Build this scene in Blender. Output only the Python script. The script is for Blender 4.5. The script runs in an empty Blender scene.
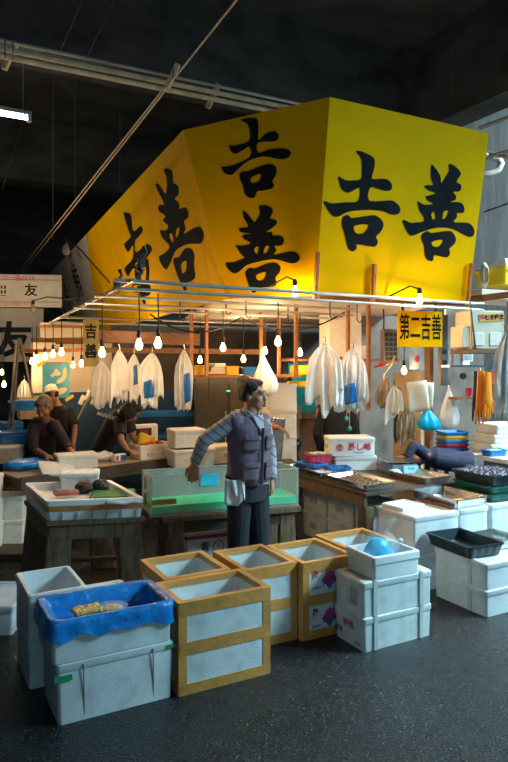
import bpy, bmesh, math, random
from math import sin, cos, pi
from mathutils import Vector as V, Matrix as Mx, Euler, noise
R = math.radians
S = bpy.context.scene
C = S.collection
# ---------------------------------------------------------------- camera model
H, F, CX, HY = 1.82, 650.0, 254.0, 362.0
def G(px, py, z=0.0):
    D = F * (H - z) / (py - HY)
    return V(((px - CX) / F * D, D, z))
def A(px, py, D):
    return V(((px - CX) / F * D, D, H - (py - HY) / F * D))
GR = 28.3                                     # direction of the market grid
def UV(u, v, z=0.0):
    return V((u * .8805 - v * .4741, u * .4741 + v * .8805, z))
cam = bpy.data.cameras.new('camera'); cam.sensor_width = 36; cam.lens = F / 762 * 36
cam.shift_y = -19 / 762; cam.clip_end = 200
co = bpy.data.objects.new('camera', cam); C.objects.link(co)
co.location = (0, 0, H); co.rotation_euler = (R(90), 0, 0); S.camera = co

# ---------------------------------------------------------------- mesh builder
def rrect(w, d, r, z, n=4, cx=0, cy=0):
    r = min(r, w / 2 - 1e-4, d / 2 - 1e-4); P = []
    for (sx, sy, a0) in ((1, 1, 0), (-1, 1, 90), (-1, -1, 180), (1, -1, 270)):
        for k in range(n + 1):
            a = R(a0 + 90 * k / n)
            P.append(V((cx + sx * (w / 2 - r) + r * cos(a), cy + sy * (d / 2 - r) + r * sin(a), z)))
    return P
class MB:
    def __init__(s): s.b = bmesh.new()
    def loft(s, loops, c0=True, c1=True, closed=True):
        vs = [[s.b.verts.new(p) for p in L] for L in loops]
        for a, b in zip(vs, vs[1:]):
            n = len(a)
            for i in range(n if closed else n - 1):
                j = (i + 1) % n
                s.b.faces.new((a[i], a[j], b[j], b[i]))
        if c0: s.b.faces.new(vs[0][::-1])
        if c1: s.b.faces.new(vs[-1])
        return s
    def box(s, c, d, rz=0, m=None):
        M = Mx.Translation(V(c)) @ (m if m else Mx.Rotation(R(rz), 4, 'Z'))
        L = []
        for z in (-1, 1):
            L.append([M @ V((x * d[0] / 2, y * d[1] / 2, z * d[2] / 2)) for x, y in ((-1, -1), (1, -1), (1, 1), (-1, 1))])
        return s.loft(L)
    def tube(s, pts, r, n=8, caps=True, flat=1.0, up=None):
        pts = [V(p) for p in pts]; N = len(pts)
        rs = r if isinstance(r, (list, tuple)) else [r] * N
        loops = []; side = None
        for i, p in enumerate(pts):
            t = (pts[min(i + 1, N - 1)] - pts[max(i - 1, 0)]).normalized()
            if side is None:
                ref = V(up) if up else (V((0, 0, 1)) if abs(t.z) < .9 else V((0, 1, 0)))
                side = t.cross(ref).normalized()
            side = (side - t * side.dot(t)).normalized()
            o = t.cross(side)
            loops.append([p + side * (rs[i] * cos(2 * pi * k / n)) + o * (rs[i] * flat * sin(2 * pi * k / n)) for k in range(n)])
        return s.loft(loops, caps, caps)
    def bar(s, p, q, w, h):                   # square bar
        p, q = V(p), V(q); t = (q - p).normalized()
        ref = V((0, 0, 1)) if abs(t.z) < .9 else V((.88, .47, 0))
        a = t.cross(ref).normalized(); o = a.cross(t)
        L = [[e + a * (x * w / 2) + o * (y * h / 2) for x, y in ((-1, -1), (1, -1), (1, 1), (-1, 1))] for e in (p, q)]
        return s.loft(L)
    def lathe(s, prof, c=(0, 0, 0), n=16, m=None):
        c = V(c); L = []
        for r, z in prof:
            L.append([(c + V((r * cos(2 * pi * k / n), r * sin(2 * pi * k / n), z))) for k in range(n)])
        if m: L = [[c + m @ (p - c) for p in l] for l in L]
        return s.loft(L)
    def ell(s, c, r, m=None, n=14, k=9):
        c = V(c); L = []
        for i in range(k):
            a = pi * (i + .35) / (k - .3); zz = -cos(a); rr = sin(a)
            L.append([V((r[0] * rr * cos(2 * pi * j / n), r[1] * rr * sin(2 * pi * j / n), r[2] * zz)) for j in range(n)])
        return s.loft([[c + (m @ p if m else p) for p in l] for l in L])
    def sheet(s, f, nu, nv):
        vs = [[s.b.verts.new(f(i / nu, j / nv)) for i in range(nu + 1)] for j in range(nv + 1)]
        for j in range(nv):
            for i in range(nu):
                s.b.faces.new((vs[j][i], vs[j][i + 1], vs[j + 1][i + 1], vs[j + 1][i]))
        return s
    def poly(s, pts):
        s.b.faces.new([s.b.verts.new(V(p)) for p in pts]); return s
    def build(s, name, mat, parent=None, bevel=0, ang=35, solid=0, loc=None):
        bmesh.ops.recalc_face_normals(s.b, faces=s.b.faces)
        me = bpy.data.meshes.new(name); s.b.to_mesh(me); s.b.free()
        for p in me.polygons: p.use_smooth = True
        me.set_sharp_from_angle(angle=R(ang))
        return link(name, me, mat, parent, bevel, solid, loc)
def link(name, me, mat, parent=None, bevel=0, solid=0, loc=None):
    o = bpy.data.objects.new(name, me); C.objects.link(o)
    if mat: me.materials.clear(); me.materials.append(mat)
    if parent: o.parent = parent
    if loc is not None: o.location = loc
    if solid:
        m = o.modifiers.new('solid', 'SOLIDIFY'); m.thickness = solid; m.offset = 0
    if bevel:
        m = o.modifiers.new('bevel', 'BEVEL'); m.width = bevel; m.segments = 2; m.limit_method = 'ANGLE'
    return o
def tag(o, label=None, cat=None, group=None, kind=None):
    if label: o['label'] = label
    if cat: o['category'] = cat
    if group: o['group'] = group
    if kind: o['kind'] = kind
    return o
def thing(name, label, cat, loc=(0, 0, 0), rz=0, group=None):
    o = bpy.data.objects.new(name, None); C.objects.link(o); o.empty_display_size = .1
    o.location = loc; o.rotation_euler = (0, 0, R(rz))
    return tag(o, label, cat, group)
def copy_tree(o, parent=None):
    c = o.copy(); C.objects.link(c); c.parent = parent
    for ch in o.children: copy_tree(ch, c)
    return c
def struct(o): return tag(o, kind='structure')
_tc = {}
def text(body, size, mat, parent=None, loc=(0, 0, 0), rot=(90, 0, 0), name='lettering', bold=.0, sx=1, m=None):
    key = (body, size, bold)
    cu = bpy.data.curves.new('t', 'FONT'); cu.body = body; cu.size = size
    cu.align_x = 'CENTER'; cu.align_y = 'CENTER'; cu.offset = bold * size; cu.resolution_u = 3
    t = bpy.data.objects.new('t', cu); C.objects.link(t)
    me = bpy.data.meshes.new_from_object(t.evaluated_get(bpy.context.evaluated_depsgraph_get()))
    bpy.data.objects.remove(t)
    T = m if m else (Mx.Translation(V(loc)) @ Euler([R(a) for a in rot]).to_matrix().to_4x4() @ Mx.Diagonal((sx, 1, 1, 1)))
    me.transform(T)
    return link(name, me, mat, parent)

# ---------------------------------------------------------------- materials
def mat(name, col, rough=.6, metal=0, var=.18, scale=6, bump=0, bscale=30, dirt=None, dirt_amt=.3, dscale=3,
        emis=0, ecol=None, alpha=1, trans=0, spec=.5, stretch=None, sss=0):
    m = bpy.data.materials.new(name); m.use_nodes = True; nt = m.node_tree; N = nt.nodes; L = nt.links
    b = N['Principled BSDF']; out = N['Material Output']
    tc = N.new('ShaderNodeTexCoord'); mp = N.new('ShaderNodeMapping'); L.new(tc.outputs['Object'], mp.inputs[0])
    if stretch: mp.inputs['Scale'].default_value = stretch
    nz = N.new('ShaderNodeTexNoise'); nz.inputs['Scale'].default_value = scale; nz.inputs['Detail'].default_value = 4
    L.new(mp.outputs[0], nz.inputs['Vector'])
    rp = N.new('ShaderNodeValToRGB'); L.new(nz.outputs[0], rp.inputs[0])
    rp.color_ramp.elements[0].position = .3; rp.color_ramp.elements[1].position = .7
    rp.color_ramp.elements[0].color = [max(0, c * (1 - var)) for c in col] + [1]
    rp.color_ramp.elements[1].color = [min(1, c * (1 + var)) for c in col] + [1]
    src = rp.outputs[0]
    if dirt:
        n2 = N.new('ShaderNodeTexNoise'); n2.inputs['Scale'].default_value = dscale; n2.inputs['Detail'].default_value = 8
        n2.inputs['Roughness'].default_value = .7; L.new(mp.outputs[0], n2.inputs['Vector'])
        r2 = N.new('ShaderNodeMapRange'); r2.inputs[1].default_value = .48; r2.inputs[2].default_value = .75
        r2.inputs[4].default_value = dirt_amt; L.new(n2.outputs[0], r2.inputs[0])
        mx = N.new('ShaderNodeMix'); mx.data_type = 'RGBA'; L.new(r2.outputs[0], mx.inputs[0]); L.new(src, mx.inputs[6])
        mx.inputs[7].default_value = list(dirt) + [1]; src = mx.outputs[2]
    L.new(src, b.inputs['Base Color'])
    b.inputs['Roughness'].default_value = rough; b.inputs['Metallic'].default_value = metal
    b.inputs['Specular IOR Level'].default_value = spec
    if sss: b.inputs['Subsurface Weight'].default_value = sss; b.inputs['Subsurface Scale'].default_value = .01
    if trans: b.inputs['Transmission Weight'].default_value = trans
    if emis:
        b.inputs['Emission Color'].default_value = list(ecol or col) + [1]; b.inputs['Emission Strength'].default_value = emis
    if bump:
        n3 = N.new('ShaderNodeTexNoise'); n3.inputs['Scale'].default_value = bscale; n3.inputs['Detail'].default_value = 5
        L.new(mp.outputs[0], n3.inputs['Vector'])
        bp = N.new('ShaderNodeBump'); bp.inputs['Strength'].default_value = bump; bp.inputs['Distance'].default_value = .02
        L.new(n3.outputs[0], bp.inputs['Height']); L.new(bp.outputs[0], b.inputs['Normal'])
    if alpha < 1:
        tr = N.new('ShaderNodeBsdfTransparent'); ms = N.new('ShaderNodeMixShader'); ms.inputs[0].default_value = alpha
        L.new(tr.outputs[0], ms.inputs[1]); L.new(b.outputs[0], ms.inputs[2]); L.new(ms.outputs[0], out.inputs[0])
    return m
K = {}
K['foam'] = mat('foam', (.66, .72, .74), .55, var=.06, scale=40, bump=.15, bscale=160, dirt=(.2, .21, .2), dirt_amt=.6, dscale=5)
K['foam_in'] = mat('foam_clean', (.72, .77, .79), .5, var=.05, scale=40, bump=.1, bscale=160)
K['foam_warm'] = mat('foam_warm', (.72, .68, .6), .6, var=.08, scale=20, dirt=(.3, .26, .2), dirt_amt=.3)
K['shade_grey'] = mat('foam_shade_grey', (.4, .45, .47), .6)  # shadow grey painted on handle slabs in place of hollows; also grey print
K['ktape'] = mat('brown_tape', (.62, .29, .075), .4, var=.25, scale=5, bump=.2, bscale=25, dirt=(.13, .08, .04), dirt_amt=.7, dscale=5)
K['clear_tape'] = mat('clear_tape', (.5, .55, .54), .2, var=.1)
K['gtape'] = mat('green_tape', (.02, .25, .12), .4)
K['rope'] = mat('cord_brown', (.25, .13, .07), .8)
K['yellow'] = mat('sign_yellow', (.9, .5, .0), .6, var=.07, scale=1.3, bump=.12, bscale=2.5, dirt=(.4, .21, .0), dirt_amt=.35, dscale=1.2, spec=.03)
K['ink'] = mat('sign_ink', (.01, .014, .018), .85, var=.3, spec=.1)
K['bwhite'] = mat('banner_white', (.75, .75, .72), .5, var=.15, scale=2)
K['red_ink'] = mat('red_ink', (.5, .03, .06), .5)
K['pink_ink'] = mat('pink_ink', (.65, .04, .14), .5)
K['blue_ink'] = mat('blue_ink', (.03, .1, .45), .5)
K['steel'] = mat('stainless', (.55, .57, .57), .25, 1, var=.15, scale=8, bump=.1, bscale=30)
K['rail'] = mat('rail_metal', (.5, .5, .48), .4, .6, var=.2)
K['pipe'] = mat('pipe_cream', (.78, .62, .42), .5, var=.2, scale=10)
K['wood'] = mat('dark_wood', (.055, .037, .022), .65, var=.5, scale=5, stretch=(2, 14, 14), bump=.25, bscale=20)
K['woodL'] = mat('worn_table_wood', (.14, .095, .052), .7, var=.45, scale=4, stretch=(10, 10, 2), bump=.3, bscale=18)
K['post'] = mat('orange_post_wood', (.36, .13, .035), .55, var=.4, scale=6, stretch=(12, 12, 1.5))
K['board'] = mat('brown_board', (.16, .07, .03), .6, var=.35, scale=5, stretch=(2, 12, 12))
K['asphalt'] = None
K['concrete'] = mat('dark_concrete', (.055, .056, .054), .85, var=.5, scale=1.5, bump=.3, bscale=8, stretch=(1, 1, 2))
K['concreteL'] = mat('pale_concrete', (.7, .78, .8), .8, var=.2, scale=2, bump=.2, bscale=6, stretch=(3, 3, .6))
K['gray'] = mat('grey_wall', (.13, .118, .1), .6, var=.5, scale=3, dirt=(.09, .06, .04), dirt_amt=.5)
K['cream'] = mat('cream_panel', (.62, .55, .43), .6, var=.12, scale=3)
K['bluewall'] = mat('blue_wall', (.012, .06, .14), .5, var=.35, scale=4)
K['blue'] = mat('blue_plastic', (.01, .16, .5), .35, var=.15)
K['bluesheet'] = mat('blue_bag_film', (.0, .22, .66), .3, var=.2, scale=8, bump=.7, bscale=14, alpha=.88)
K['cyan'] = mat('cyan_bag', (.0, .5, .95), .3, var=.2, scale=14, bump=.5, bscale=20)
K['film'] = mat('clear_film', (.8, .87, .9), .12, var=.1, bump=.6, bscale=18, alpha=.17)
K['wbag'] = mat('white_bag_film', (.92, .92, .92), .35, var=.1, scale=7, bump=.6, bscale=14, alpha=.9)
K['ice'] = mat('ice', (.65, .68, .68), .2, var=.2, scale=20, bump=.8, bscale=40)
K['acrylic'] = mat('acrylic', (.8, .82, .74), .12, var=.3, scale=5, alpha=.24)
K['acr_front'] = mat('acrylic_front', (.8, .85, .8), .1, var=.3, scale=5, alpha=.09)
K['acr_edge'] = mat('acrylic_edge', (.5, .58, .54), .2, var=.1, alpha=.5)
K['water'] = mat('green_tank_water', (.0, .6, .26), .15, var=.2, scale=4, bump=.12, bscale=6)
K['greenmat'] = mat('green_mat', (.0, .2, .07), .5, var=.3, scale=12)
K['black'] = mat('black_plastic', (.012, .013, .014), .45, var=.3)
K['net'] = mat('black_net', (.02, .02, .025), .5, var=.6, scale=60, bump=.8, bscale=50)
K['basket'] = mat('dark_basket', (.008, .022, .03), .35, var=.3)
K['gbasket'] = mat('green_basket', (.005, .11, .09), .4, var=.25)
K['red'] = mat('red_plastic', (.45, .02, .04), .4, var=.2)
K['pink'] = mat('pink_plastic', (.55, .05, .12), .4, var=.2)
K['orange'] = mat('orange_rubber', (.75, .25, .01), .4, var=.2)
K['redor'] = mat('red_rubber', (.7, .06, .02), .4, var=.2)
K['yel_p'] = mat('yellow_plastic', (.7, .42, .01), .4, var=.15)
K['paper'] = mat('paper', (.7, .66, .56), .7, var=.08, scale=9)
K['tan'] = mat('tan_cloth', (.4, .31, .2), .85, var=.2, bump=.5, bscale=14)
K['fish'] = mat('red_fish', (.5, .06, .05), .35, var=.6, scale=25, bump=.5, bscale=30)
K['shell'] = mat('shellfish', (.2, .15, .1), .45, var=.7, scale=30, bump=.7, bscale=40)
K['food'] = mat('golden_food', (.62, .4, .12), .4, var=.45, scale=40, bump=.6, bscale=60)
K['sausage'] = mat('pink_roll', (.4, .16, .13), .5, var=.3, scale=20)
K['skin'] = mat('skin', (.5, .23, .135), .5, var=.12, scale=9, sss=.1)
K['skinB'] = mat('skin_tan', (.33, .15, .085), .5, var=.12, scale=9)
K['hair'] = mat('black_hair', (.016, .013, .012), .5, var=.5, scale=10, stretch=(40, 40, 4), bump=.5, bscale=20)
K['ghair'] = mat('grey_hair', (.2, .17, .13), .6, var=.5, scale=20, bump=.6, bscale=40)
K['vest'] = mat('mauve_vest', (.15, .11, .15), .8, var=.2, scale=14, bump=.35, bscale=25)
K['vestd'] = mat('vest_dark', (.06, .05, .07), .8, var=.2)
K['trouser'] = mat('navy_trousers', (.012, .019, .03), .8, var=.25, bump=.35, bscale=9)
K['navy'] = mat('navy_jacket', (.012, .02, .06), .75, var=.35, bump=.5, bscale=14)
K['jeans'] = mat('jeans', (.035, .07, .11), .85, var=.3, scale=12)
K['dshirt'] = mat('dark_purple_shirt', (.03, .02, .026), .8, var=.25, bump=.4, bscale=12)
K['bshirt'] = mat('black_shirt', (.01, .01, .012), .85, var=.3, bump=.4, bscale=12)
K['white_cloth'] = mat('white_cloth', (.68, .71, .73), .85, var=.1, bump=.4, bscale=18)
K['capw'] = mat('white_cap', (.62, .55, .48), .8, var=.1)
K['khaki'] = mat('khaki_shirt', (.3, .25, .17), .8, var=.15)
K['eyew'] = mat('eye', (.6, .58, .55), .3)
K['teal'] = mat('teal_bead', (.03, .4, .5), .4)
K['bulb'] = mat('lit_bulb', (1, .8, .5), .2, emis=14, ecol=(1, .62, .28))
K['bulboff'] = mat('clear_bulb', (.5, .45, .36), .1, var=.2, alpha=.55)
K['tube'] = mat('tube_lamp', (.9, 1, 1), .3, emis=9, ecol=(.75, 1, 1))
K['map_sea'] = mat('map_sea', (.07, .36, .52), .5, var=.1)
K['map_land'] = mat('map_land', (.66, .58, .3), .5, var=.1)
K['signw'] = mat('sign_white', (.42, .4, .36), .55, var=.1)
K['signg'] = mat('sign_grey', (.25, .26, .26), .6, var=.15, scale=2)
K['yledge'] = mat('yellow_ledge', (.8, .55, .0), .4, var=.1)
def stripes():
    m = mat('striped_shirt', (.34, .36, .42), .8, var=.05); nt = m.node_tree; N, L = nt.nodes, nt.links
    b = N['Principled BSDF']; tc = N.new('ShaderNodeTexCoord'); mp = N.new('ShaderNodeMapping'); L.new(tc.outputs['Object'], mp.inputs[0])
    mp.inputs['Rotation'].default_value = (0, R(-38), 0)
    w = N.new('ShaderNodeTexWave'); w.bands_direction = 'Z'; w.inputs['Scale'].default_value = 5.6; w.inputs['Distortion'].default_value = .6
    L.new(mp.outputs[0], w.inputs[0]); rp = N.new('ShaderNodeValToRGB'); L.new(w.outputs[0], rp.inputs[0])
    rp.color_ramp.elements[0].position = .03; rp.color_ramp.elements[0].color = (.12, .13, .17, 1)
    rp.color_ramp.elements[1].position = .14; rp.color_ramp.elements[1].color = (.36, .39, .45, 1)
    L.new(rp.outputs[0], b.inputs['Base Color']); return m
K['stripe'] = stripes()
def asphalt():
    m = mat('wet_asphalt', (.006, .009, .011), .5, var=.6, scale=2.2, spec=.4); nt = m.node_tree; N, L = nt.nodes, nt.links
    b = N['Principled BSDF']; tc = N.new('ShaderNodeTexCoord')
    vs = N.new('ShaderNodeTexVoronoi'); vs.inputs['Scale'].default_value = 95; L.new(tc.outputs['Object'], vs.inputs[0])
    sx = N.new('ShaderNodeSeparateColor'); L.new(vs.outputs['Color'], sx.inputs[0])
    mr = N.new('ShaderNodeMapRange'); mr.inputs[1].default_value = .8; mr.inputs[2].default_value = 1.0; mr.inputs[4].default_value = .4; L.new(sx.outputs[0], mr.inputs[0])
    mxs = N.new('ShaderNodeMix'); mxs.data_type = 'RGBA'; L.new(mr.outputs[0], mxs.inputs[0]); mxs.inputs[7].default_value = (.075, .09, .095, 1)  # pale aggregate specks, blue-tinted to stand in for wet glints
    old = b.inputs['Base Color'].links[0].from_socket; L.new(old, mxs.inputs[6]); L.new(mxs.outputs[2], b.inputs['Base Color'])
    n1 = N.new('ShaderNodeTexNoise'); n1.inputs['Scale'].default_value = 1.1; n1.inputs['Detail'].default_value = 6
    L.new(tc.outputs['Object'], n1.inputs[0])
    r = N.new('ShaderNodeMapRange'); r.inputs[1].default_value = .35; r.inputs[2].default_value = .65
    r.inputs[3].default_value = .14; r.inputs[4].default_value = .34; L.new(n1.outputs[0], r.inputs[0]); L.new(r.outputs[0], b.inputs['Roughness'])
    v = N.new('ShaderNodeTexVoronoi'); v.inputs['Scale'].default_value = 120; L.new(tc.outputs['Object'], v.inputs[0])
    n2 = N.new('ShaderNodeTexNoise'); n2.inputs['Scale'].default_value = 70; n2.inputs['Detail'].default_value = 6; L.new(tc.outputs['Object'], n2.inputs[0])
    ad = N.new('ShaderNodeMath'); ad.operation = 'ADD'; L.new(v.outputs['Distance'], ad.inputs[0]); L.new(n2.outputs[0], ad.inputs[1])
    bp = N.new('ShaderNodeBump'); bp.inputs['Strength'].default_value = 1.0; bp.inputs['Distance'].default_value = .0075
    L.new(ad.outputs[0], bp.inputs['Height']); L.new(bp.outputs[0], b.inputs['Normal']); return m
K['asphalt'] = asphalt()

# ---------------------------------------------------------------- setting
def uvquad(u0, u1, v0, v1, z0, z1, name, m):
    c = UV((u0 + u1) / 2, (v0 + v1) / 2, (z0 + z1) / 2)
    return struct(MB().box(c, (u1 - u0, v1 - v0, z1 - z0), GR).build(name, m))
uvquad(-14, 12, -6, 24, -.12, 0, 'floor', K['asphalt'])
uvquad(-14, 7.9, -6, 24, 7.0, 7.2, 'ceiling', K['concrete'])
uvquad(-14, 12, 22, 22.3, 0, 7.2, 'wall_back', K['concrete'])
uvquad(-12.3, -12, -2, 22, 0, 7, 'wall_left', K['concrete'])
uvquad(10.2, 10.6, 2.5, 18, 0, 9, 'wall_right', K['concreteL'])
uvquad(-12, 7.9, 8.4, 9.0, 5.7, 7.0, 'ceiling_beam', K['concrete'])
uvquad(7.4, 7.9, -5, 21, 5.6, 7.0, 'ceiling_beam', K['concrete'])
uvquad(-12, 7.4, 14.5, 15.1, 5.7, 7.0, 'ceiling_beam', K['concrete'])
uvquad(-1.6, -1.1, -4, 8.4, 6.1, 7.0, 'ceiling_beam', K['concrete'])
uvquad(-12, -1.6, 3.2, 3.7, 6.2, 7.0, 'ceiling_beam', K['concrete'])
uvquad(7.25, 7.95, 8.2, 9.1, 0, 7.0, 'pillar', K['concrete'])
uvquad(-1.7, -1.1, 14.4, 15.1, 0, 7.0, 'pillar', K['concrete'])
# back of the stall
K['darkwall'] = mat('dark_partition', (.05, .042, .034), .5, var=.5, scale=3)
uvquad(4.2, 7.2, 9.4, 9.5, 0, 2.4, 'partition_wall', K['darkwall'])
uvquad(1.6, 4.19, 9.6, 9.7, 0, 1.38, 'partition_wall', K['bluewall'])
uvquad(1.6, 2.75, 9.6, 9.7, 1.381, 2.1, 'partition_wall', K['cream'])
uvquad(2.76, 4.19, 9.6, 9.7, 1.381, 2.4, 'partition_wall', K['darkwall'])
uvquad(5.3, 7.6, 6.9, 7.0, 0, 2.45, 'partition_wall', K['gray'])

# ---------------------------------------------------------------- canopy sign
def plane_of(a, b, c):
    n = (b - a).cross(c - a).normalized(); return a, n
def ray(px, py, pl, off=0.0):
    o = V((0, 0, H)); d = V(((px - CX) / F, 1, -(py - HY) / F)); a, n = pl
    if n.dot(d) > 0: n = -n
    a = a + n * off
    return o + d * ((a - o).dot(n) / d.dot(n))
bl, br, tl = G(315, 295, 2.40), G(468, 302.5, 2.40), G(330, 97, 3.95)
bc = G(227, 299, 2.40)
PR = plane_of(bl, br, tl); tr = ray(489, 133, PR)
PM = plane_of(bl, tl, bc); tc_ = ray(183, 130, PM)
far = G(105, 331, 2.40); far = bc + (far - bc) * 1.55
PL = plane_of(bc, tc_, far)
tfar = ray(42, 282, PL)
sign = thing('canopy_signboard', 'huge yellow three-sided canopy sign painted with black brush characters above the fish stall', 'sign', bl)
def panel(name, pts, m, pl):
    n = pl[1]
    if n.dot(V((0, 0, H)) - pl[0]) < 0: n = -n
    b = MB().loft([[p - bl for p in pts], [p - n * .012 - bl for p in pts]])
    return b.build(name, m, sign)
p_r = panel('right_panel', [bl, br, tr, tl], K['yellow'], PR)
p_m = panel('middle_panel', [bc, bl, tl, tc_], K['yellow'], PM)
yb, yt = ray(88, 338, PL), ray(86, 234, PL)
# split of the long side: yellow near, white far
db = (far - bc); dt = (tfar - tc_)
s0 = (yt - tc_).length / dt.length
yt = tc_ + dt * s0; yb = bc + db * .72
p_l = panel('left_panel', [yb, bc, tc_, yt], K['yellow'], PL)
p_w = panel('white_end_panel', [far, yb, yt, tfar], K['bwhite'], PL)
tag(p_w, 'grey-white far end of the sign with faded black characters')
def smooth_loop(P, k=3):
    n = len(P); out = []
    for i in range(n):
        p0, p1, p2, p3 = [V(P[(i + j) % n]) for j in (-1, 0, 1, 2)]
        for s in range(k):
            t = s / k
            out.append(.5 * ((2 * p1) + (p2 - p0) * t + (2 * p0 - 5 * p1 + 4 * p2 - p3) * t * t + (3 * p1 - p0 - 3 * p2 + p3) * t ** 3))
    return out
def glyph(loops, ox, oy, sc, pl, parent, name='brush_character'):
    a, n = pl
    if n.dot(V((0, 0, H)) - a) < 0: n = -n
    ea = V((0, 0, 1)).cross(n).normalized(); eb = n.cross(ea)
    cu = bpy.data.curves.new('g', 'CURVE'); cu.dimensions = '2D'; cu.fill_mode = 'BOTH'
    for P in loops:
        Q = smooth_loop([(x, y) for x, y in P])
        sp = cu.splines.new('POLY'); sp.points.add(len(Q) - 1); sp.use_cyclic_u = True
        for i, q in enumerate(Q):
            w = ray(ox + q.x / sc, oy + q.y / sc, pl) - a
            sp.points[i].co = (w.dot(ea), w.dot(eb), 0, 1)
    t = bpy.data.objects.new('g', cu); C.objects.link(t)
    me = bpy.data.meshes.new_from_object(t.evaluated_get(bpy.context.evaluated_depsgraph_get()))
    bpy.data.objects.remove(t)
    M = Mx.Translation(a + n * .004 - bl) @ Mx((ea, eb, n)).transposed().to_4x4()
    me.transform(M)
    return link(name, me, K['ink'], parent)
KR1 = [[(235,55),(262,58),(300,75),(325,95),(328,125),(320,165),(315,198),(365,196),(395,202),(412,220),(416,245),(400,258),(370,256),(340,247),(305,242),(300,308),(405,306),(430,315),(452,335),(458,355),(448,375),(425,380),(400,375),(370,362),(300,355),(220,360),(180,370),(150,386),(130,390),(110,382),(85,350),(68,316),(75,310),(110,322),(180,316),(243,310),(250,243),(215,260),(190,268),(168,258),(155,240),(143,200),(143,186),(155,190),(185,205),(255,200),(262,160),(262,110),(250,80),(235,65)],
       [(165,395),(180,382),(200,385),(215,396),(315,382),(340,388),(362,405),(373,430),(365,455),(350,475),(335,492),(344,515),(335,537),(310,542),(240,530),(236,550),(222,564),(205,562),(190,545),(175,480),(160,430)],
       [(224,436),(295,430),(272,472),(233,474)]]
KR2 = [[(210,55),(235,85),(255,120),(260,160),(285,120),(303,90),(300,60),(310,50),(340,65),(368,95),(368,115),(345,150),(368,165),(373,185),(360,205),(328,208),(343,230),(340,252),(312,266),(345,265),(375,272),(390,300),(385,325),(348,328),(350,350),(330,374),(345,380),(405,382),(435,400),(447,430),(440,455),(420,462),(385,448),(330,420),(280,410),(225,412),(160,430),(115,450),(90,455),(70,440),(50,400),(40,372),(50,366),(85,382),(120,380),(160,375),(158,345),(140,320),(125,268),(135,264),(165,280),(215,275),(185,258),(172,235),(190,228),(228,215),(190,200),(165,180),(175,170),(215,168),(203,140),(200,90),(203,60)],
       [(203,335),(220,322),(225,360),(212,362)], [(275,320),(300,315),(285,350),(268,362)],
       [(150,450),(165,435),(185,430),(205,440),(300,428),(330,445),(343,475),(335,500),(305,530),(310,550),(300,572),(280,577),(222,565),(215,590),(200,598),(180,590),(165,560),(160,510),(147,475)],
       [(208,490),(268,478),(248,515),(215,515)]]
KM1 = [[(148,72),(175,66),(205,68),(213,90),(212,145),(235,125),(265,113),(283,122),(286,138),(270,150),(212,155),(212,192),(250,180),(300,176),(325,183),(330,197),(315,212),(285,214),(230,205),(175,222),(135,255),(115,272),(90,265),(78,243),(110,240),(180,208),(180,170),(160,180),(130,195),(112,185),(106,163),(125,165),(178,148),(178,100),(165,82)],
       [(142,275),(155,260),(175,258),(235,235),(265,235),(278,250),(275,275),(262,295),(270,310),(260,322),(235,328),(208,332),(202,350),(188,357),(165,345),(155,310)],
       [(185,283),(220,268),(215,293),(190,302)]]
KM2 = [[(155,403),(170,410),(190,435),(200,442),(218,410),(213,390),(225,382),(255,388),(265,405),(255,430),(275,435),(278,450),(262,465),(240,480),(262,480),(264,492),(290,492),(305,505),(300,525),(285,530),(270,530),(278,545),(270,562),(330,550),(355,558),(363,575),(350,590),(325,592),(270,578),(210,588),(170,600),(140,625),(120,628),(100,610),(95,590),(120,590),(150,578),(163,572),(150,560),(130,527),(150,530),(185,520),(160,505),(155,490),(185,485),(150,480),(143,465),(175,460),(160,430)],
       [(198,540),(212,532),(211,555),(203,558)], [(238,533),(252,530),(243,552),(231,558)],
       [(165,625),(180,610),(200,612),(240,595),(275,592),(292,605),(290,625),(275,645),(280,665),(265,678),(215,682),(200,700),(185,690),(170,650)],
       [(205,635),(240,625),(232,650),(212,655)]]
KL2 = [[(268,72),(285,68),(300,80),(303,120),(320,130),(322,160),(308,178),(325,195),(325,215),(345,208),(357,225),(357,245),(342,258),(348,285),(342,305),(375,285),(400,280),(413,300),(412,325),(400,340),(365,340),(330,352),(310,370),(290,415),(275,433),(255,405),(252,385),(270,375),(290,350),(265,320),(255,292),(275,292),(285,275),(265,255),(275,240),(250,220),(252,200),(270,195),(245,145),(240,122),(255,130),(275,160),(280,130),(278,95)],
       [(289,310),(297,302),(304,325),(299,335)], [(315,290),(325,280),(322,305),(312,318)],
       [(303,400),(312,390),(325,388),(345,358),(370,360),(380,385),(378,420),(383,450),(378,470),(350,485),(352,505),(345,510),(335,495),(320,460),(308,425)],
       [(332,415),(350,402),(350,435),(336,448)]]
KL1 = [[(123,228),(140,228),(150,240),(158,295),(185,275),(192,295),(175,318),(165,330),(168,372),(205,342),(222,350),(225,365),(205,392),(180,405),(150,440),(140,458),(130,445),(128,425),(155,395),(157,345),(140,370),(125,345),(130,335),(148,315),(140,290),(125,240)],
       [(165,415),(185,400),(210,395),(217,440),(215,470),(222,515),(210,530),(200,530),(203,555),(195,558),(182,525),(165,470)],
       [(186,440),(203,425),(203,470),(190,485)]]
glyph(KR1, 310, 140, 5.08, PR, p_r); glyph(KR2, 395, 155, 5.644, PR, p_r)
glyph(KM1, 200, 100, 3.63, PM, p_m); glyph(KM2, 200, 100, 3.63, PM, p_m)
glyph(KL2, 90, 150, 3.63, PL, p_l); glyph(KL1, 90, 150, 3.63, PL, p_l)
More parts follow.
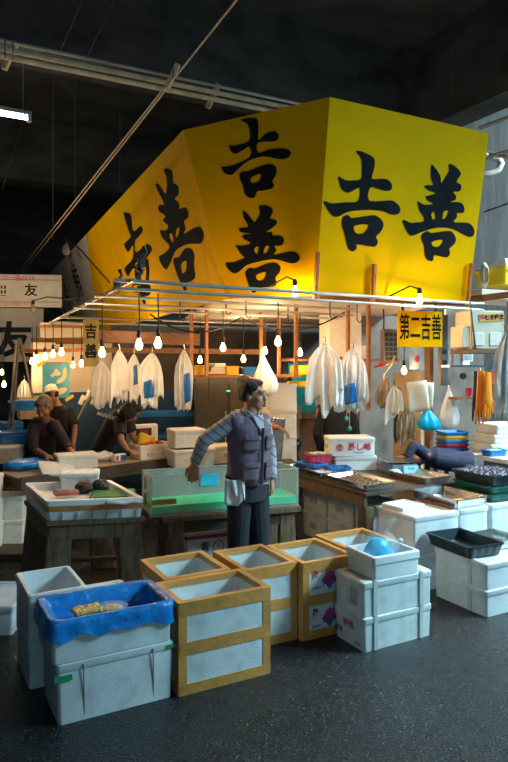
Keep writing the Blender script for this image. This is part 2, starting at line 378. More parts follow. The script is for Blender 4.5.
def on_panel(txt, px, py, size, pl, m, parent, name='lettering', bold=.02, sx=1):
    a, n = pl
    if n.dot(V((0, 0, H)) - a) < 0: n = -n
    ea = V((0, 0, 1)).cross(n).normalized(); eb = n.cross(ea)
    p = ray(px, py, pl) + n * .006 - bl
    M = Mx.Translation(p) @ Mx((ea, eb, n)).transposed().to_4x4() @ Mx.Diagonal((sx, 1, 1, 1))
    return text(txt, size, m, parent, name=name, bold=bold, m=M)
on_panel('鮪', 78, 284, .72, PL, K['ink'], p_w, sx=1.2, bold=0)
on_panel('店', 65, 290, .6, PL, K['ink'], p_w, sx=1.3, bold=0)
on_panel('濱', 72, 261, .3, PL, K['red_ink'], p_w, sx=1.6)
on_panel('く', 80, 254, .3, PL, K['red_ink'], p_w, sx=1.6)
on_panel('友', 55, 312, .5, PL, K['ink'], p_w, sx=1.4)
on_panel('人', 65, 312, .3, PL, K['red_ink'], p_w, sx=1.6)

# canopy roof (cream underside)
e = (far - bc)
rb = [bc + e * .004, bl, br, UV(6.6, 9.2, 2.42), UV(3.7, 9.2, 2.42)]
rb = [V((p.x, p.y, 2.43)) for p in rb]
tag(MB().loft([rb, [p + V((0, 0, .03)) for p in rb]]).build('canopy_roof', K['cream']), 'cream flat roof panel over the fish stall behind the yellow sign', 'roof')

# ---------------------------------------------------------------- rails, beams, pipes
P0 = G(131, 281, 2.38); PE = G(484, 304, 2.38); PB = G(46, 325, 2.38)
def rod(name, label, cat, p, q, r, m, group=None, sq=None, n=8):
    p, q = V(p), V(q); t = thing(name, label, cat, p, 0, group)
    b = MB()
    if sq: b.bar(V(), q - p, *sq)
    else: b.tube([V(), q - p], r, n)
    b.build('bar', m, t); return t
def one(o, label, cat, group=None): return tag(o, label, cat, group)
def seg(p, q, r, n=8): return MB().tube([p, q], r, n)
du = (PE - P0).normalized(); dv = (PB - P0).normalized()
one(seg(P0 - du * .12, PE, .014).build('hanging_rail', K['rail']), 'long metal rail along the front foot of the yellow sign', 'rail', 'canopy rails')
one(seg(P0 - du * .12 + V((0, .02, -.055)), PE + V((0, .02, -.055)), .012).build('hanging_rail', K['rail']), 'thinner metal rail just under the front sign rail', 'rail', 'canopy rails')
one(seg(P0 - dv * .1, PB, .014).build('hanging_rail', K['rail']), 'metal rail running back on the left side of the stall', 'rail', 'canopy rails')
for i, (s, lab, z) in enumerate(((.16, 'first cross rail behind the front sign rail', 0), (.24, 'second cross rail hung behind the front rail', -.02), (.36, 'third cross rail under the cream roof', -.01), (.55, 'cross rail far back under the cream roof', -.03), (.75, 'cross rail farthest back over the blue wall', -.02))):
    p = P0 + (PB - P0) * s + V((0, 0, z - .02)); one(seg(p - du * .1, p + du * (2.6 + .3 * i), .013).build('hanging_rail', K['rail']), lab, 'rail', 'canopy rails')
# wooden beams under the roof
def plank(px0, py0, px1, py1, D0, D1, w, h, label, m='board', name='wooden_beam', cat='beam', group='wooden beams in the stall'):
    return one(MB().bar(A(px0, py0, D0), A(px1, py1, D1), w, h).build(name, K[m], bevel=.003), label, cat, group)
plank(32, 341, 84, 341, 9.5, 9.3, .08, .09, 'brown beam above the cluster of bulbs at left')
plank(20, 351, 84, 350, 9.0, 8.8, .06, .05, 'orange batten right behind the left bulb cluster', 'post')
plank(40, 326, 92, 327, 9.3, 9.0, .05, .04, 'thin orange batten above the white fascia at left', 'post')
plank(95, 350, 262, 352, 9.0, 8.8, .1, .07, 'long brown beam behind the hanging white bags')
plank(95, 336, 200, 340, 8.7, 8.9, .1, .16, 'dark brown board high behind the two bright bulbs')
plank(178, 376, 300, 376, 7.8, 7.8, .3, .03, 'long shelf plank carrying yellow and blue trays', 'post', 'shelf_plank', 'shelf', 'shelf planks')
plank(318, 297, 470, 304, 5.8, 6.5, .05, .04, 'reddish batten along the foot of the right sign panel', 'board')
plank(448, 302, 515, 294, 6.5, 6.2, .05, .06, 'brown board running off right from the yellow sign', 'board')
# posts
for px, y0, y1, D, lab in ((191.5, 312, 372, 7.6, 'left orange post of the pair beside the blue striped cloth'), (206.5, 311, 376, 7.5, 'right orange post of the pair left of the man'),
                           (261, 315, 374, 7.9, 'orange post behind the hanging bag right of the man'), (279, 316, 378, 8.0, 'dim post behind the bright bulb right of the man'), (296, 298, 378, 6.9, 'orange post left of the white bags'),
                           (348, 303, 400, 7.0, 'orange post rising behind the two white bags'), (368.5, 303, 410, 6.8, 'brown post left of the small yellow sign')):
    b = A(px, y1, D); t = A(px, y0, D); t.z = 2.43
    one(MB().bar(b, t, .036, .036).build('hanging_post', K['post'], bevel=.003), lab, 'post', 'wooden posts hung from the roof')
# struts on the face of the sign
for (x0, y0, x1, y1, lab) in ((314.5, 300, 318, 252, 'wooden strut at the fold of the sign'), (373, 302, 374.5, 264, 'wooden strut at the middle of the right sign panel'), (467.5, 306, 471.5, 263, 'wooden strut at the right end of the sign')):
    a = ray(x0, y0, PR, .035); b = ray(x1, y1, PR, .035)
    one(MB().bar(a, b, .035, .03).build('wooden_strut', K['post'], bevel=.003), lab, 'strut', 'struts on the sign')
# ceiling pipes, conduits, wires
def zray(px, py, z): return G(px, py, z)
for i, (y0, y1, r, m, lab) in enumerate(((40, 94, .016, 'rail', 'upper grey pipe of the three under the ceiling'), (48.5, 100.5, .022, 'pipe', 'thick middle cream pipe under the ceiling'), (56, 107.5, .022, 'pipe', 'lowest cream pipe of the three under the ceiling'))):
    z = 4.55 - .09 * i
    p, q = G(0, y0, z), G(254, y1, z); d = (q - p).normalized()
    one(seg(p - d * 1.5, q + d * 3.0, r, 10).build('ceiling_pipe', K[m]), lab, 'pipe', 'pipes under the ceiling')
for i, (px, py, lab) in enumerate(((10, 58, 'pipe clamp near the left edge'), (172, 79, 'pipe clamp where the thin conduit crosses'), (213, 98, 'pipe clamp close to the top of the sign'))):
    p = G(px, py, 4.45)
    one(MB().box(p + V((0, 0, .02)), (.05, .05, .26), GR, Mx.Rotation(R(25), 4, 'Y')).build('hanging_clamp', K['pipe'], bevel=.005), lab, 'clamp', 'pipe clamps')
for (x0, y0, x1, y1, z, lab) in ((238, -2, 165, 90, 4.3, 'nearest thin conduit crossing the three pipes'), (164, 92, 19, 277, 4.0, 'long thin conduit slanting to the far left'), (161, 92, 17, 274, 4.03, 'twin of the long slanting conduit, just beside it')):
    one(seg(G(x0, y0, z), G(x1, y1, z), .008).build('ceiling_conduit', K['pipe']), lab, 'conduit', 'thin conduits')
for i, (px, y1, D, lab) in enumerate(((120, 190, 7, 'wire hanging through the three pipes to the sign'), (53, 240, 9, 'wire hanging in the dark at left'), (75, 215, 10, 'second dim wire hanging at left'), (5, 58, 5.2, 'wire at the top left edge'), (13, 60, 5.4, 'wire beside the top left pipe clamp'), (173, 78, 6, 'wire above the middle pipe clamp'), (330, 98, 7, 'wire dropping behind the fold of the sign'), (356, 103, 7, 'wire dropping behind the right sign panel'), (439, 122, 8, 'left wire of the pair by the pillar'), (451, 125, 8, 'right wire of the pair by the pillar'))):
    p = A(px, y1, D); one(MB().tube([p, V((p.x, p.y, 7.0))], .004, 5).build('hanger_wire', K['concrete']), lab, 'wire', 'hanger wires')
for i, (x0, y0, x1, y1, lab) in enumerate(((59, 0, 2, 190, 'slack cable slanting across the dark ceiling at far left'), (83, 0, 60, 52, 'slanted cable behind the left pipes'), (115, 0, 88, 55, 'second slanted cable behind the left pipes'))):
    one(seg(A(x0, y0, 6.6), A(x1, y1, 7.4), .006, 5).build('slack_cable', K['concrete']), lab, 'cable', 'slack cables')
# fluorescent lamp
fl = G(31, 119, 5.0); d = UV(1, 0).normalized()
t = thing('fluorescent_lamp', 'cold white fluorescent tube under the dark ceiling at far left', 'lamp', fl)
MB().tube([-d * 1.2, -d * .03], .024, 10).build('tube', K['tube'], t); MB().bar(-d * 1.25 + V((0, 0, .06)), V((0, 0, .06)), .1, .05).build('housing', K['rail'], t)
MB().box(-d * .02, (.05, .08, .08), GR).build('end_cap', K['rail'], t)
for k in (-1.0, -.1): MB().tube([d * k + V((0, 0, .08)), d * k + V((0, 0, 2.0))], .006, 5).build('hanger', K['rail'], t)
lt = bpy.data.lights.new('tube_light', 'POINT'); lt.energy = 25; lt.color = (.7, 1, 1); lt.shadow_soft_size = .1
lo = bpy.data.objects.new('tube_light', lt); C.objects.link(lo); lo.parent = t; lo.location = -d * .6 + V((0, 0, -.12))

# ---------------------------------------------------------------- bulbs
def bulb(px, py, D, label, top=2.38, lit=True, power=9, s=1.0, arm=None, light=True):
    c = A(px, py, D); t = thing('light_bulb', label, 'light bulb', c, 0, 'bare bulbs of the market stalls')
    g = MB().lathe([(.004, -.048), (.018, -.044), (.028, -.03), (.031, -.014), (.028, .004), (.019, .022), (.014, .036), (.013, .05)], n=14)
    for v in g.b.verts: v.co *= s
    g.build('glass', K['bulb' if lit else 'bulboff'], t)
    if arm:
        q = arm - c
        u = Mx.Rotation(0, 4, 'X')
        MB().lathe([(.02, .045), (.022, .05), (.022, .09), (.012, .1)], n=10).build('socket', K['black'], t)
        MB().tube([V((0, 0, .09)), V((0, 0, .1)) * .6 + q * .3 + V((0, 0, .05)), q], .008, 6).build('arm', K['black'], t)
    else:
        h = max(.12, top - c.z)
        MB().lathe([(.016 * s, .045 * s), (.019 * s, .05 * s), (.018 * s, .1 * s), (.008, .115 * s)], n=10).build('socket', K['black'], t)
        MB().tube([V((0, 0, .1 * s)), V((.004, 0, h * .5)), V((0, 0, h))], .006, 6).build('cord', K['black'], t)
    if lit and light:
        L = bpy.data.lights.new('bulb_light', 'POINT'); L.energy = power; L.color = (1, .6, .27); L.shadow_soft_size = .03
        o = bpy.data.objects.new('bulb_light', L); C.objects.link(o); o.parent = t; o.location = (0, 0, -.085)
    return t
bulb(139, 344, 5.3, 'left bulb of the bright pair above the white bags')
bulb(158, 342.5, 5.3, 'right bulb of the bright pair above the white bags')
bulb(102, 352, 5.9, 'lit bulb hanging alone left of the bright pair')
bulb(278, 341, 6.1, 'large bright bulb above the hanging bag right of the man')
bulb(265, 350.5, 7.8, 'small bulb just left of and behind the large bright one')
bulb(223, 347, 7.0, 'bulb over the blue tray on the shelf')
bulb(200, 359.5, 8.2, 'small low bulb between the two orange posts')
bulb(243.5, 358.5, 8.2, 'small low bulb at the middle of the tray shelf')
bulb(300, 352, 7.6, 'bulb close beside the orange post at the white bags')
bulb(404, 370, 7.2, 'bulb hanging below the small yellow sign', power=10)
bulb(295, 291, 5.55, 'lit bulb on an arm at the foot of the middle sign panel', arm=A(268, 287, 5.5), power=12)
bulb(419.5, 299, 5.75, 'lit bulb on an arm at the foot of the right sign panel', arm=A(388, 297, 5.9), power=12)
bulb(66, 249, 6.5, 'unlit clear bulb on an arm in front of the white sign end', lit=False, arm=A(110, 283, 6.6), s=1.3)
bulb(33, 308, 8.2, 'unlit clear bulb at the end of the white strip sign', lit=False, arm=A(80, 300, 8.3), s=1.2)
for i, (px, py, D, lab) in enumerate(((32, 361, 9.0, 'leftmost bulb of the left cluster'), (36.5, 358.5, 8.7, 'second bulb from the left in the left cluster'), (45, 356, 8.2, 'third bulb from the left in the left cluster'), (53, 353.5, 8.0, 'fourth bulb of the left cluster beside the brightest'), (61.5, 351.5, 7.6, 'rightmost and highest bulb of the left cluster'),
                                  (73, 364.5, 9.2, 'faint small bulb at the corner of the map poster'), (81.5, 363, 8.6, 'lone bulb right of the map poster'), (4, 384, 9.5, 'low bulb at the left edge of the photo'), (2, 372, 10.5, 'small bulb at the left edge above the low one'))):
    bulb(px, py, D, lab, light=i in (0, 2, 4, 6, 7), power=9, top=2.3)

# ---------------------------------------------------------------- hanging bags and cloths
def bunch(px, y0, y1, w, D, label, m='wbag', m2=None, seed=0, cat='plastic bags', name='hanging_bag_bundle', group='white bag bundles hung over the stall', flat=.55, k=5, grp=True):
    rnd = random.Random(seed); top = A(px, y0, D); hgt = (y1 - y0) / F * D; W = w / F * D / 2
    t = thing(name, label, cat, top - V((0, 0, hgt)), rnd.uniform(-20, 20), group if grp else None)
    ns = max(4, int(5 + w / 9)); 
    for q in range(ns):
        th = 2 * pi * q / ns + rnd.uniform(-.4, .4); ph = rnd.uniform(0, 6.3); ln = hgt * rnd.uniform(.74, 1.0); W2 = W * rnd.uniform(.75, 1.05); off = W * rnd.uniform(.1, .35); lean = rnd.uniform(-.35, .35) * W; sk = rnd.uniform(-.12, .12)
        blue = m2 and q == (1 if sin(th) > 0 else 0)
        def P(i, j):
            x = (i - .5) * 2; sp = min(1, .13 + 2.2 * j ** .75) * (1 - .1 * max(0, j - .8) * 5 * (abs(x) > .5))
            px_ = x * W2 * .75 * sp + lean * j; d_ = off * min(1, j * 2.2) + W * .14 * min(1, j * 3) * sin(5.5 * x + ph + 2 * j) + W * .07 * sin(13 * x + ph * 2 + 5 * j)
            z = hgt - ln * (j + sk * x * j + .05 * j * sin(4 * x + ph) * (j > .85))
            c_, s_ = cos(th * .5 - .8), sin(th)
            return V((px_ * (.6 + .4 * abs(cos(th))) + off * cos(th) * min(1, j * 2), -d_ * s_ * flat * 1.6 - px_ * .25 * cos(th), z))
        MB().sheet(P, 14, 14).build('bag', K[m], t, ang=60, solid=.002)
    if m2:
        for q in range(2):
            x0 = (-.2, .25)[q] * W; ph = rnd.uniform(0, 6)
            def B(i, j):
                u = m2[3] + (m2[4] - m2[3]) * j
                return V((x0 + (i - .5) * W * .75 * min(1, .2 + 1.2 * u) * (1 - .3 * j * q) + .1 * W * j, -flat * W * (.55 + .25 * u) - W * .07 * sin(7 * i + ph + 2 * j), hgt * (1 - u) + .05 * hgt * (i - .5)))
            if q == (seed % 2): MB().sheet(B, 10, 8).build('printed_panel', K[m2[0]], t, ang=60, solid=.002)
    MB().tube([V((0, 0, hgt * .96)), V((.006, 0, hgt + .02)), V((0, 0, hgt + .06)), V((-.012, 0, hgt + .05))], .005, 6).build('hook', K['steel'], t)
    return t
K['milky'] = mat('milky_film', (.75, .78, .8), .25, var=.1, bump=.7, bscale=14, alpha=.55)
def fullbag(px, y0, y1, w, D, label, m, name, seed=0, group=None):
    top = A(px, y0, D); h = (y1 - y0) / F * D; W = w / F * D / 2
    t = thing(name, label, 'plastic bag', top - V((0, 0, h)), 0, group); n = 40; L = []
    for z, r in ((0.0, .35), (.02, .6), (.1, .9), (.25, 1.0), (.42, .86), (.58, .62), (.72, .42), (.85, .22), (.95, .1), (1, .08)):
        L.append([V((W * r * (1 + .1 * sin(5 * a + seed + 3 * z) + .08 * sin(9 * a + 2 * seed)) * cos(a) + W * .15 * (1 - z), W * .6 * r * (1 + .12 * sin(6 * a + seed)) * sin(a), h * z + W * .12 * noise.noise(V((cos(a) * 2, sin(a) * 2, seed + z * 3))) * (1 - z))) for a in [2 * pi * k / n for k in range(n)]])
    MB().loft(L).build('bag', K[m], t, ang=60)
    MB().tube([V((0, 0, h * .97)), V((.006, 0, h + .03)), V((0, 0, h + .06)), V((-.012, 0, h + .05))], .006, 6).build('hook', K['steel'], t); return t
bunch(102, 361, 408, 24, 6.6, 'leftmost bundle of white bags hung left of the bulb pair', seed=1, m2=None)
bunch(119, 350, 404, 17, 6.5, 'narrow white bag bundle with long top, second from left', seed=2)
bunch(134, 354, 399, 17, 6.5, 'white bag bundle with a blue patch between two white bundles', seed=3, m2=('blue', 215, 275, .25, .68))
bunch(152, 353, 408, 26, 6.4, 'ragged white bag bundle under the right bulb of the pair', seed=4, k=7, m2=('blue', 300, 318, .5, .8))
bunch(184, 350, 409, 21, 6.6, 'white cloth bundle with blue stripes beside the orange posts', seed=5, m2=('blue', 260, 310, .4, .88))
fullbag(263, 353, 396, 25, 6.3, 'creamy full plastic bag hung behind the man', 'wbag', 'hanging_full_bag', 6)
bunch(325, 343, 411, 38, 6.0, 'larger cluster of white plastic bags behind the steamed octopus box', seed=7, k=4)
bunch(353, 348, 413, 32, 6.2, 'white plastic bags with a blue corner right of the large cluster', seed=8, k=4, m2=('blue', 290, 345, .55, .85))
bunch(386, 378, 414, 20, 6.8, 'greyish bag cloth hung between the white bags and the paper sheets', seed=9, m='tan', name='hanging_cloth', cat='cloth', group='cloths hung at the right of the stall')
bunch(394, 386, 420, 16, 6.7, 'pale apron cloth hung in front of the tan one', seed=10, m='paper', name='hanging_cloth', cat='cloth', group='cloths hung at the right of the stall')
bunch(406, 408, 442, 24, 6.9, 'tan cloth hanging below the paper sheets', seed=11, m='tan', name='hanging_cloth', cat='cloth', group='cloths hung at the right of the stall')
fullbag(427, 406, 430, 22, 6.8, 'shiny blue plastic bag under the paper sheets', 'cyan', 'hanging_blue_bag', 2)
fullbag(449, 386, 427, 19, 7.4, 'milky clear bag holding silver packs on the grey wall', 'milky', 'hanging_clear_bag', 4)
bunch(508, 330, 422, 30, 5.6, 'clear plastic bags at the right edge of the photo', m='milky', seed=14, group=None, name='hanging_clear_bag', cat='plastic bags', k=4)
bunch(24, 380, 412, 15, 9.0, 'dim white bag hung behind the slanted poles at left', seed=15)
bunch(37, 378, 410, 9, 9.3, 'narrow dim white bag left of the map poster', seed=16)
# paper sheets
t = thing('paper_sheet_stack', 'cream paper sheets hung above the blue plastic bag', 'paper', A(420, 412, 6.75))
for k, (x0, y0, x1, y1, rz_) in enumerate(((408, 381, 428, 412, -6), (418, 382, 433, 409, 4))):
    c = A((x0 + x1) / 2, (y0 + y1) / 2, 6.75 + .03 * k) - t.location; w, h = (x1 - x0) / F * 6.75, (y1 - y0) / F * 6.75
    MB().sheet(lambda i, j: c + Mx.Rotation(R(rz_), 4, 'Y') @ V(((i - .5) * w, .02 * sin(4 * i + 2 * j), (j - .5) * h)), 8, 6).build('sheet', K['paper'], t, solid=.003)

for k, (x, y, D) in enumerate(((180, 318, 6.2), (226, 312, 6.6), (246, 316, 6.4), (288, 320, 6.8), (330, 316, 6.4), (357, 320, 6.8))):
    p = A(x, y, D); one(MB().tube([V((p.x, p.y, 2.425)), p + V((0, 0, .05)), p, p + V((.03, 0, -.03)), p + V((.05, 0, 0))], .006, 6).build('hanging_hook', K['black']), ('leftmost', 'second', 'third', 'fourth', 'fifth', 'rightmost')[k] + ' dark hook under the cream roof, counted from the left', 'hook', 'dark hooks under the roof')
for k, (x0, y0, x1, y1, D, lab) in enumerate(((150, 314, 240, 318, 7.2, 'slack black cable under the left of the cream roof'), (240, 317, 345, 312, 7.4, 'slack black cable under the middle of the cream roof'))):
    a, b_ = A(x0, y0, D), A(x1, y1, D); one(MB().tube([a.lerp(b_, q / 10) + V((0, 0, -.18 * 4 * (q / 10) * (1 - q / 10))) for q in range(11)], .01, 6).build('hanging_cable', K['black']), lab, 'cable', 'cables under the roof')
# ---------------------------------------------------------------- foam boxes
def foam(label, pos, w, d, h, rz=GR, top='lid', m='foam', taper=.94, tape=None, name='foam_box', cat='foam box', group=None, shade_grey='x', fill=None):
    t = thing(name, label, cat, pos, rz, group)
    r = .02; hb = h if top == 'open' else h - .045
    o = [rrect(w * taper, d * taper, r, .0), rrect(w * taper, d * taper, r, .0), rrect(w - .012, d - .012, r, hb - .05)]
    if top == 'open':
        o += [rrect(w, d, r, hb - .048), rrect(w, d, r, hb - .006), rrect(w - .012, d - .012, r, hb),
              rrect(w - .05, d - .05, r, hb), rrect(w - .055, d - .055, r, hb - .006), rrect(w * taper - .055, d * taper - .055, r, .03)]
        MB().loft(o[1:]).build('tub', K[m], t)
    else:
        o += [rrect(w - .012, d - .012, r, hb)]
        MB().loft(o[1:]).build('tub', K[m], t)
        MB().loft([rrect(w - .004, d - .004, r, hb + .001), rrect(w, d, r, hb + .006), rrect(w, d, r, h - .008), rrect(w - .016, d - .016, r, h),
                   rrect(w - .09, d - .09, r, h), rrect(w - .1, d - .1, r, h - .006)]).build('lid', K[m], t)
    if shade_grey:  # raised slabs in shadow grey stand in for shaded handle hollows
        for s in (-1, 1):
            f = taper + (1 - taper) * .5
            if shade_grey == 'x': MB().box((s * (w * f / 2), 0, h * .5), (.022, min(.12, d * .3), h * .22)).build('handle_shade', K['shade_grey'], t, bevel=.006)
            else: MB().box((0, s * (d * f / 2), h * .5), (min(.12, w * .3), .022, h * .22)).build('handle_shade', K['shade_grey'], t, bevel=.006)
    return t
def rect_uv(u0, u1, v0, v1, z): return UV((u0 + u1) / 2, (v0 + v1) / 2, z), u1 - u0, v1 - v0
def strap(t, w, d, h, xs, m='clear_tape', wd=.03):
    for x in xs:
        b = MB(); b.box((x, -d / 2 - .002, h / 2), (wd, .003, h * .98)); b.box((x, 0, h + .002), (wd, d, .003)); b.build('strap', K[m], t)
def face_text(t, s, size, face, x, z, w, d, m='ink', bold=.02, sx=1, rot=0):
    if face == 'front': loc, r = (x, -d / 2 - .004, z), (90, rot, 0)
    else: loc, r = (-w / 2 - .004, x, z), (90, rot, -90)
    return text(s, size, K[m], t, loc, r, bold=bold, sx=sx)
# 1 bag box stack
p, w, d = rect_uv(.665, 1.295, 3.315, 3.70, 0)
t = foam('scuffed white foam box at the bottom front left, with green tape, below the blue-bagged box', p, w, d, .31, 28.6, taper=.955, shade_grey=None)
MB().box((-w / 2 + .035, -d / 2 + .004, .235), (.09, .012, .028)).build('green_tape', K['gtape'], t); MB().box((w / 2 - .02, -d / 2 + .003, .28), (.06, .012, .02)).build('green_tape', K['gtape'], t)
for x in (-.17, .2): MB().tube([V((x, -d / 2 + .012, .0)), V((x - .01, -d / 2 - .004, .29))], .003, 5).build('cord', K['rope'], t)
t = foam('open white foam box lined with a crumpled blue plastic bag, on top at front left', UV(.962, 3.51, .312), .645, .40, .205, 28.6, top='open', taper=.97, shade_grey=None)
BB = t
def bagliner(w, d, h, seed=3):
    n = 16; L = []
    def ring(ww, dd, z, amp, zam=0, r=.04):
        P = rrect(ww, dd, r, z, n=3); out = []
        # subdivide
        Q = []
        for i in range(len(P)):
            a, b = P[i], P[(i + 1) % len(P)]; k = max(1, int((b - a).length / .018))
            k = {0: k}[0]
            for s in range(k): Q.append(a.lerp(b, s / k))
        return Q
    base = ring(w, d, 0, 0); N = len(base)
    def lay(f, z, amp, zam=0):
        out = []
        for q in base:
            x, y = q.x * f[0], q.y * f[1]
            nn = noise.noise_vector(V((x * 14, y * 14, z * 20 + seed)))
            n2 = noise.noise(V((x * 9, y * 9, 4.2)))
            out.append(V((x + nn.x * amp, y + nn.y * amp, z + nn.z * amp * .5 + n2 * zam)))
        return out
    s = w; e = lambda k: ((w + k) / w, (d + k) / d)
    L = [lay(e(.035), h - .085, .012, .04), lay(e(.03), h - .06, .012, .02), lay(e(.03), h - .035, .01), lay(e(.026), h - .012, .008), lay(e(.012), h + .012, .006), lay(e(-.03), h + .012, .008), lay(e(-.085), h - .01, .01), lay(e(-.1), h - .06, .014), lay(e(-.14), h - .12, .018), lay(e(-.28), h - .14, .02), lay((.3, .3), h - .14, .02)]
    return MB().loft(L, False, True)
o = bagliner(.645, .40, .205).build('blue_liner_bag', K['bluesheet'], t, ang=80); tag(o, 'crumpled translucent blue bag folded over the rim')
t = thing('food_pack', 'golden packaged food lying in the blue-lined box', 'food pack', UV(.87, 3.52, .432), 30)
MB().sheet(lambda i, j: V(((i - .5) * .15, (j - .5) * .1, .05 + .012 * noise.noise(V((i * 5, j * 5, 1))))), 10, 8).build('pack', K['food'], t, solid=.02)
t = thing('clear_food_bag', 'clear bag of golden bits beside the golden pack in the blue-lined box', 'food bag', UV(1.0, 3.53, .425), 20)
MB().ell((0, 0, .045), (.1, .06, .03)).build('bag', K['film'], t); MB().ell((0, 0, .04), (.07, .04, .02)).build('contents', K['food'], t)
# 2 tall white stack on the left
p, w, d = rect_uv(.605, .925, 3.76, 4.2, 0)
t = foam('lower closed foam box beneath the open one left of the blue bag', p, w, d, .245, 28.6, shade_grey='y', taper=.96)
t = foam('tall open white foam box left of the blue bag, empty', p + V((0, 0, .247)), w + .01, d + .01, .28, 28.6, top='open', shade_grey='y', taper=.97)
face_text(t, 'N', .06, 'front', -.02, .12, w, d, bold=.03)
face_text(t, '入口', .05, 'left', .05, .17, w, d, 'shade_grey', bold=.02)
p, w, d = rect_uv(.96, 1.26, 3.78, 4.16, 0)
foam('white foam box mostly hidden behind the blue-bagged box', p, w, d, .40, 28.3)
t = foam('closed white foam box cut off at the left edge of the photo', V((-1.93, 4.56, 0)), .66, .5, .2, 1, taper=.95, shade_grey=None)
b = MB().box((.14, -.248, .09), (.16, .012, .045)); b.build('label', K['shade_grey'], t)
# 3 brown taped crates
def taped(label, u0, u1, v0, v1, z, h, top, emblem=False):
    p, w, d = rect_uv(u0, u1, v0, v1, z)
    t = thing('taped_crate', label, 'taped foam crate', p, GR, 'foam crates edged with brown tape')
    r = .01; th = .028
    if top:
        L = [rrect(w, d, r, 0), rrect(w, d, r, h - .004), rrect(w - .008, d - .008, r, h), rrect(w - 2 * th, d - 2 * th, r, h), rrect(w - 2 * th - .02, d - 2 * th - .02, r, .03)]
        MB().loft(L).build('tub', K['foam'], t)
        e = .004; q = .045
        b = MB()
        tb = .07
        b.loft([rrect(w + 2 * e, d + 2 * e, r, h - tb), rrect(w + 2 * e, d + 2 * e, r, h + e), rrect(w - 2 * th - .012, d - 2 * th - .012, r, h + e), rrect(w - 2 * th - .016, d - 2 * th - .016, r, h - .03),
                rrect(w - .01, d - .01, r, h - .03), rrect(w - .01, d - .01, r, h - tb)], False, False)
    else:
        MB().loft([rrect(w, d, r, 0), rrect(w, d, r, h - .004), rrect(w - .008, d - .008, r, h)]).build('tub', K['foam'], t)
        b = MB(); e = .004; tb = .06
        b.loft([rrect(w + 2 * e, d + 2 * e, r, 0), rrect(w + 2 * e, d + 2 * e, r, .058), rrect(w - .004, d - .004, r, .058)], False, False)
        b.loft([rrect(w + 2 * e, d + 2 * e, r, h - .034), rrect(w + 2 * e, d + 2 * e, r, h + .001), rrect(w - .1, d - .1, r, h + .001)], False, False)
    e2 = .003
    for sx in (-1, 1):
        for sy in (-1, 1):
            wd = .05
            b.box((sx * (w / 2 - wd / 2 + e2), sy * (d / 2 + e2 / 2), h / 2), (wd, e2, h * .98))
            b.box((sx * (w / 2 + e2 / 2), sy * (d / 2 - wd / 2 + e2), h / 2), (e2, wd, h * .98))
    if top:
        b.loft([rrect(w + 2 * e, d + 2 * e, r, 0), rrect(w + 2 * e, d + 2 * e, r, .034), rrect(w - .004, d - .004, r, .034)], False, False)
    b.build('brown_tape', K['ktape'], t)
    if emblem:
        y = -d / 2 - .003; zc = h * .5
        def star(cx, cz, r0, r1, n, yy):
            P = []
            for k in range(2 * n):
                a = pi / 2 + pi * k / n; rr = r0 if k % 2 == 0 else r1
                P.append(V((cx + rr * cos(a), yy, cz + rr * sin(a))))
            return MB().poly(P)
        star(.0, zc - .005, .066, .042, 4, y).build('blue_emblem', K['blue_ink'], t)
        text('北海', .04, K['pink_ink'], t, (0, y - .002, zc + .03), bold=.05); text('海産', .056, K['red_ink'], t, (0, y - .002, zc - .012), bold=.05)
        text('海', .05, K['red_ink'], t, (-.115, y - .001, zc + .035), bold=.05)
        MB().box((-.115, y, zc + .065), (.03, .002, .014)).build('blue_mark', K['blue_ink'], t)
        text('鮮魚問屋', .018, K['blue_ink'], t, (-.105, y, zc - .05), bold=.02); text('北海', .022, K['blue_ink'], t, (.1, y, zc - .045), bold=.03)
    return t
for nm, (u0, u1, v0, v1), em in (('frontmost beside the blue bag', (1.315, 1.885, 3.305, 3.685), 0), ('at the back left of the row', (1.385, 1.825, 3.71, 4.165), 0),
                                 ('second in the back row', (1.892, 2.275, 3.63, 4.11), 0), ('with the red and blue emblem', (2.29, 2.71, 3.58, 4.06), 1), ('at the right end behind the foam tub', (2.75, 3.2, 3.66, 4.13), 0)):
    taped('lower brown-taped white foam crate ' + nm, u0, u1, v0, v1, 0, .25, False, em)
    taped('upper open brown-taped white foam crate ' + nm, u0, u1, v0, v1, .252, .25, True, em)
# 4 stack in the middle right
p, w, d = rect_uv(2.525, 3.10, 3.25, 3.565, 0)
t = foam('bottom foam box of the stack right of centre, pink handwriting on its end', p, w, d, .215, GR + .5, taper=.96, shade_grey=None); strap(t, w, d, .215, (-.19, .19))
face_text(t, '特邑', .055, 'left', -.0, .13, w * .985, d, 'pink_ink', .03, rot=-8); face_text(t, '〆8', .05, 'left', .11, .07, w * .975, d, 'ink', .01); face_text(t, '玉久', .03, 'left', -.09, .035, w * .97, d, 'ink', .02)
t = foam('middle foam box of the stack right of centre, with a printed grey label', p + V((0, 0, .217)), w, d, .22, GR - .5, taper=.97, shade_grey=None); strap(t, w, d, .22, (-.19, .19))
b = MB()
for k in range(6): b.box((-w * .986 / 2 - .004, -.06, .06 + .02 * k), (.004, .07, .004))
for k in range(4): b.box((-w * .986 / 2 - .004, -.09 + .022 * k, .11), (.004, .003, .11))
b.build('printed_label', K['shade_grey'], t); MB().box((-w * .986 / 2 - .002, .045, .1), (.006, .06, .09)).build('end_notch', K['foam_in'], t, bevel=.004)
t = foam('small open foam tub with a blue bag, on top of the middle stack', UV(2.80, 3.40, .439), .385, .31, .145, GR - 1, top='open', taper=.95, shade_grey=None, m='foam_in')
t = thing('blue_ice_bag', 'bright blue bag of ice tied in clear film in the small foam tub', 'bag', UV(2.775, 3.415, .472), 10)
b = MB(); n = 22
L = []
